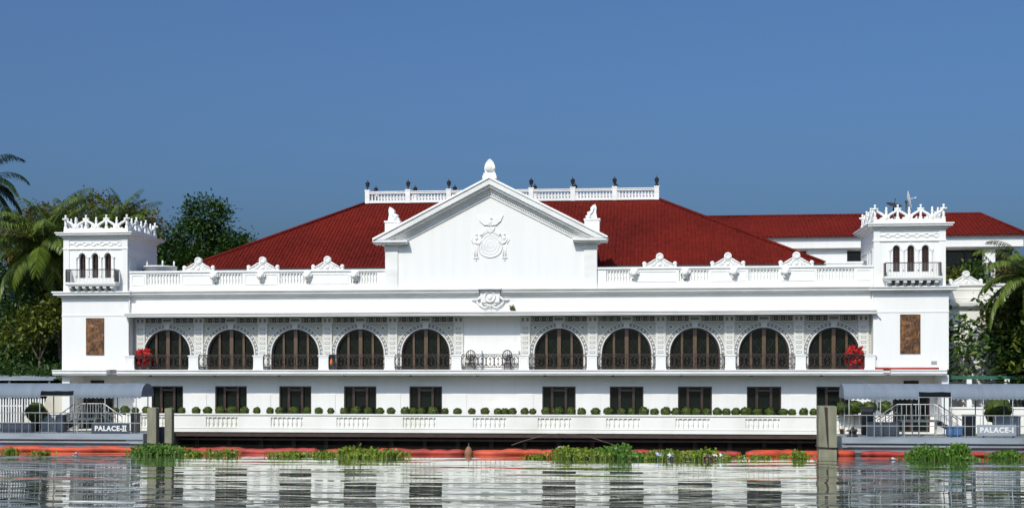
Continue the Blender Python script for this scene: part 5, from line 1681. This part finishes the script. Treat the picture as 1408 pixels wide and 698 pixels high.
tree('dark_tree', (-33.5, 40, 1), [((-33.5, 40, 20.6), (2.3, 2, 1.9)), ((-34.4, 40, 18.6), (2.7, 2.2, 1.9)), ((-32.0, 40, 17.2), (2.5, 2.2, 1.6)), ((-30.2, 40, 17.6), (1.7, 1.5, 1.3)), ((-36.8, 39, 16.6), (2.5, 2.2, 1.8)), ((-33.5, 39, 15.2), (4.5, 2.5, 2.0)), ((-28.6, 40, 15.7), (2.0, 1.8, 1.6)), ((-32, 39, 12.6), (6.0, 2.5, 2.0))], 15000, 0.36, 'leaf_dark', 'dense dark green tree between the left tower and the red roof', 22, trunk=0.4, grp='trees behind the palace')
tree('dark_tree', (-38.6, 38, 1), [((-38.8, 38, 17.6), (2.0, 1.6, 1.3)), ((-40.5, 38, 16.8), (2.4, 2, 1.6)), ((-38.5, 37, 14.5), (3, 2, 2))], 4200, 0.34, 'leaf_mid', 'rounded green tree just behind the left tower', 23, trunk=0.3, grp='trees behind the palace')
tree('broadleaf_tree', (-36.5, 12, 1), [((-36.0, 12, 10.5), (3.5, 2, 2.4)), ((-33.2, 12, 10.2), (2.6, 2, 2.6)), ((-38.5, 12, 8.0), (3.2, 2, 2.6)), ((-34.5, 12, 7.2), (3.2, 2, 2.4)), ((-37, 12, 4.5), (3.5, 2, 2.5)), ((-33, 12, 4.0), (3.0, 2, 2.5))], 11000, 0.38, 'leaf_dark', 'dark dense tree under the drooping palm', 24, trunk=0.3, grp='trees behind the palace')
tree('broadleaf_tree', (-35.0, 6.5, 1), [((-34.7, 6.5, 8.9), (1.7, 1.2, 1.0)), ((-36.3, 6.5, 8.0), (1.4, 1.2, 0.9)), ((-33.3, 6.8, 9.7), (1.3, 1.0, 0.9))], 900, 0.42, 'leaf_yellow', 'yellow green large leaved tree low beside the left tower', 25, trunk=0.14, grp='trees behind the palace')
for k, (x, y, z, rx, rz, lab) in enumerate([(-37.0, 5.0, 3.2, 2.4, 2.2, 'dark shrub at the far left behind the shed'), (-33.6, 4.6, 3.3, 1.8, 2.2, 'dark shrub in the middle of the left bank'), (-31.4, 4.4, 3.6, 1.1, 2.0, 'dark shrub tucked against the left tower'), (-35.2, 9.0, 4.4, 3.0, 3.2, 'tall dark shrub under the drooping palm')]):
    tree('broadleaf_shrub', (x, y, 1), [((x, y, z), (rx, 1.2, rz)), ((x + 0.4 * rx, y + 0.4, z + 0.8), (rx * 0.6, 1, rz * 0.6))], 2600, 0.32, 'leaf_dark', lab, 40 + k, trunk=0.1, cat='shrub', grp='shrubs on the left bank')
tree('hanging_shrub', (-29.7, 1.7, 1.0), [((-30.9, 1.8, 2.9), (0.55, 0.5, 0.9))], 320, 0.26, 'leaf_brown', 'brownish shrub behind the gap in the PALACE-II canopy', 48, trunk=0.06, cat='shrub')
tree('broadleaf_tree', (36.0, 3.5, 1), [((35.6, 3.2, 8.6), (1.7, 1.3, 1.5)), ((37.2, 3.4, 9.4), (2.2, 1.4, 1.6)), ((35.2, 3.0, 6.6), (1.5, 1.2, 1.2)), ((37.2, 3.2, 6.4), (2.2, 1.4, 1.9)), ((36.2, 3.0, 4.6), (1.9, 1.2, 1.2)), ((35.6, 3.2, 7.6), (1.6, 1.2, 1.4))], 5200, 0.42, 'leaf_dark', 'dark large leaved tree at the right edge under the palm', 26, trunk=0.22, grp='trees by the side wing')
tree('broadleaf_tree', (35.4, 2.6, 1), [((34.5, 2.4, 9.1), (0.9, 0.6, 0.7)), ((34.9, 2.2, 7.2), (0.8, 0.6, 0.6)), ((36.0, 2.2, 5.2), (1.2, 0.6, 0.8))], 520, 0.48, 'leaf_yellow', 'lighter green leaves in front of the dark right edge tree', 27, trunk=0.1, grp='trees by the side wing')
tree('frangipani_tree', (31.7, 3.4, 1), [((31.25, 3.4, 8.0), (0.5, 0.5, 0.7)), ((32.0, 3.4, 7.7), (0.55, 0.5, 0.45)), ((31.35, 3.4, 6.9), (0.5, 0.5, 0.55)), ((32.3, 3.3, 6.5), (0.4, 0.4, 0.35)), ((31.5, 3.4, 5.3), (0.5, 0.5, 0.5))], 250, 0.46, 'leaf_bright', 'frangipani like small tree between the right tower and side wing', 28, trunk=0.10, sub=2, grp='trees by the side wing')
# planting on the annex terrace
for k, (x, z, rx, rz, mat, lab) in enumerate([(36.6, 12.95, 1.5, 0.6, 'leaf_yellow', 'yellow green planting on the annex terrace beside the right tower'), (38.2, 13.4, 0.7, 0.8, 'leaf_dark', 'darker planting on the annex terrace left of the lantern pier'), (41.5, 13.2, 1.3, 0.7, 'leaf_brown', 'reddish planting on the annex terrace right of the lantern pier')]):
    tree('terrace_shrub', (x, 26.9, 12.0), [((x, 26.9, z), (rx, 0.6, rz))], 520, 0.34, mat, lab, 60 + k, trunk=0.06, cat='shrub', grp='shrubs on the annex terrace')
t = MB(); t.box(33, 44, 26.2, 27.5, 1.0, 12.0); t.box(32.9, 44.1, 26.1, 27.5, 12.0, 12.15)
tag(t.build('planter_wall', 'white'), 'white planter wall below the annex windows', 'wall')

for k, (x, y, z, rx, rz, lab) in enumerate([(-44, 24, 9.5, 5.0, 7.5, 'dense dark tree at the left edge far behind the palms'), (-36.5, 22, 8.0, 4.5, 6.8, 'dense dark tree behind the left tower and the drooping palm')]):
    tree('dark_tree', (x, y, 1), [((x, y, z), (rx, 2.0, rz)), ((x - 2, y, z - 3.5), (rx * 0.8, 2, 3.0)), ((x + 2, y, z - 3.5), (rx * 0.8, 2, 3.0))], 11000, 0.46, 'leaf_dark', lab, 70 + k, trunk=0.35, grp='trees behind the palace')
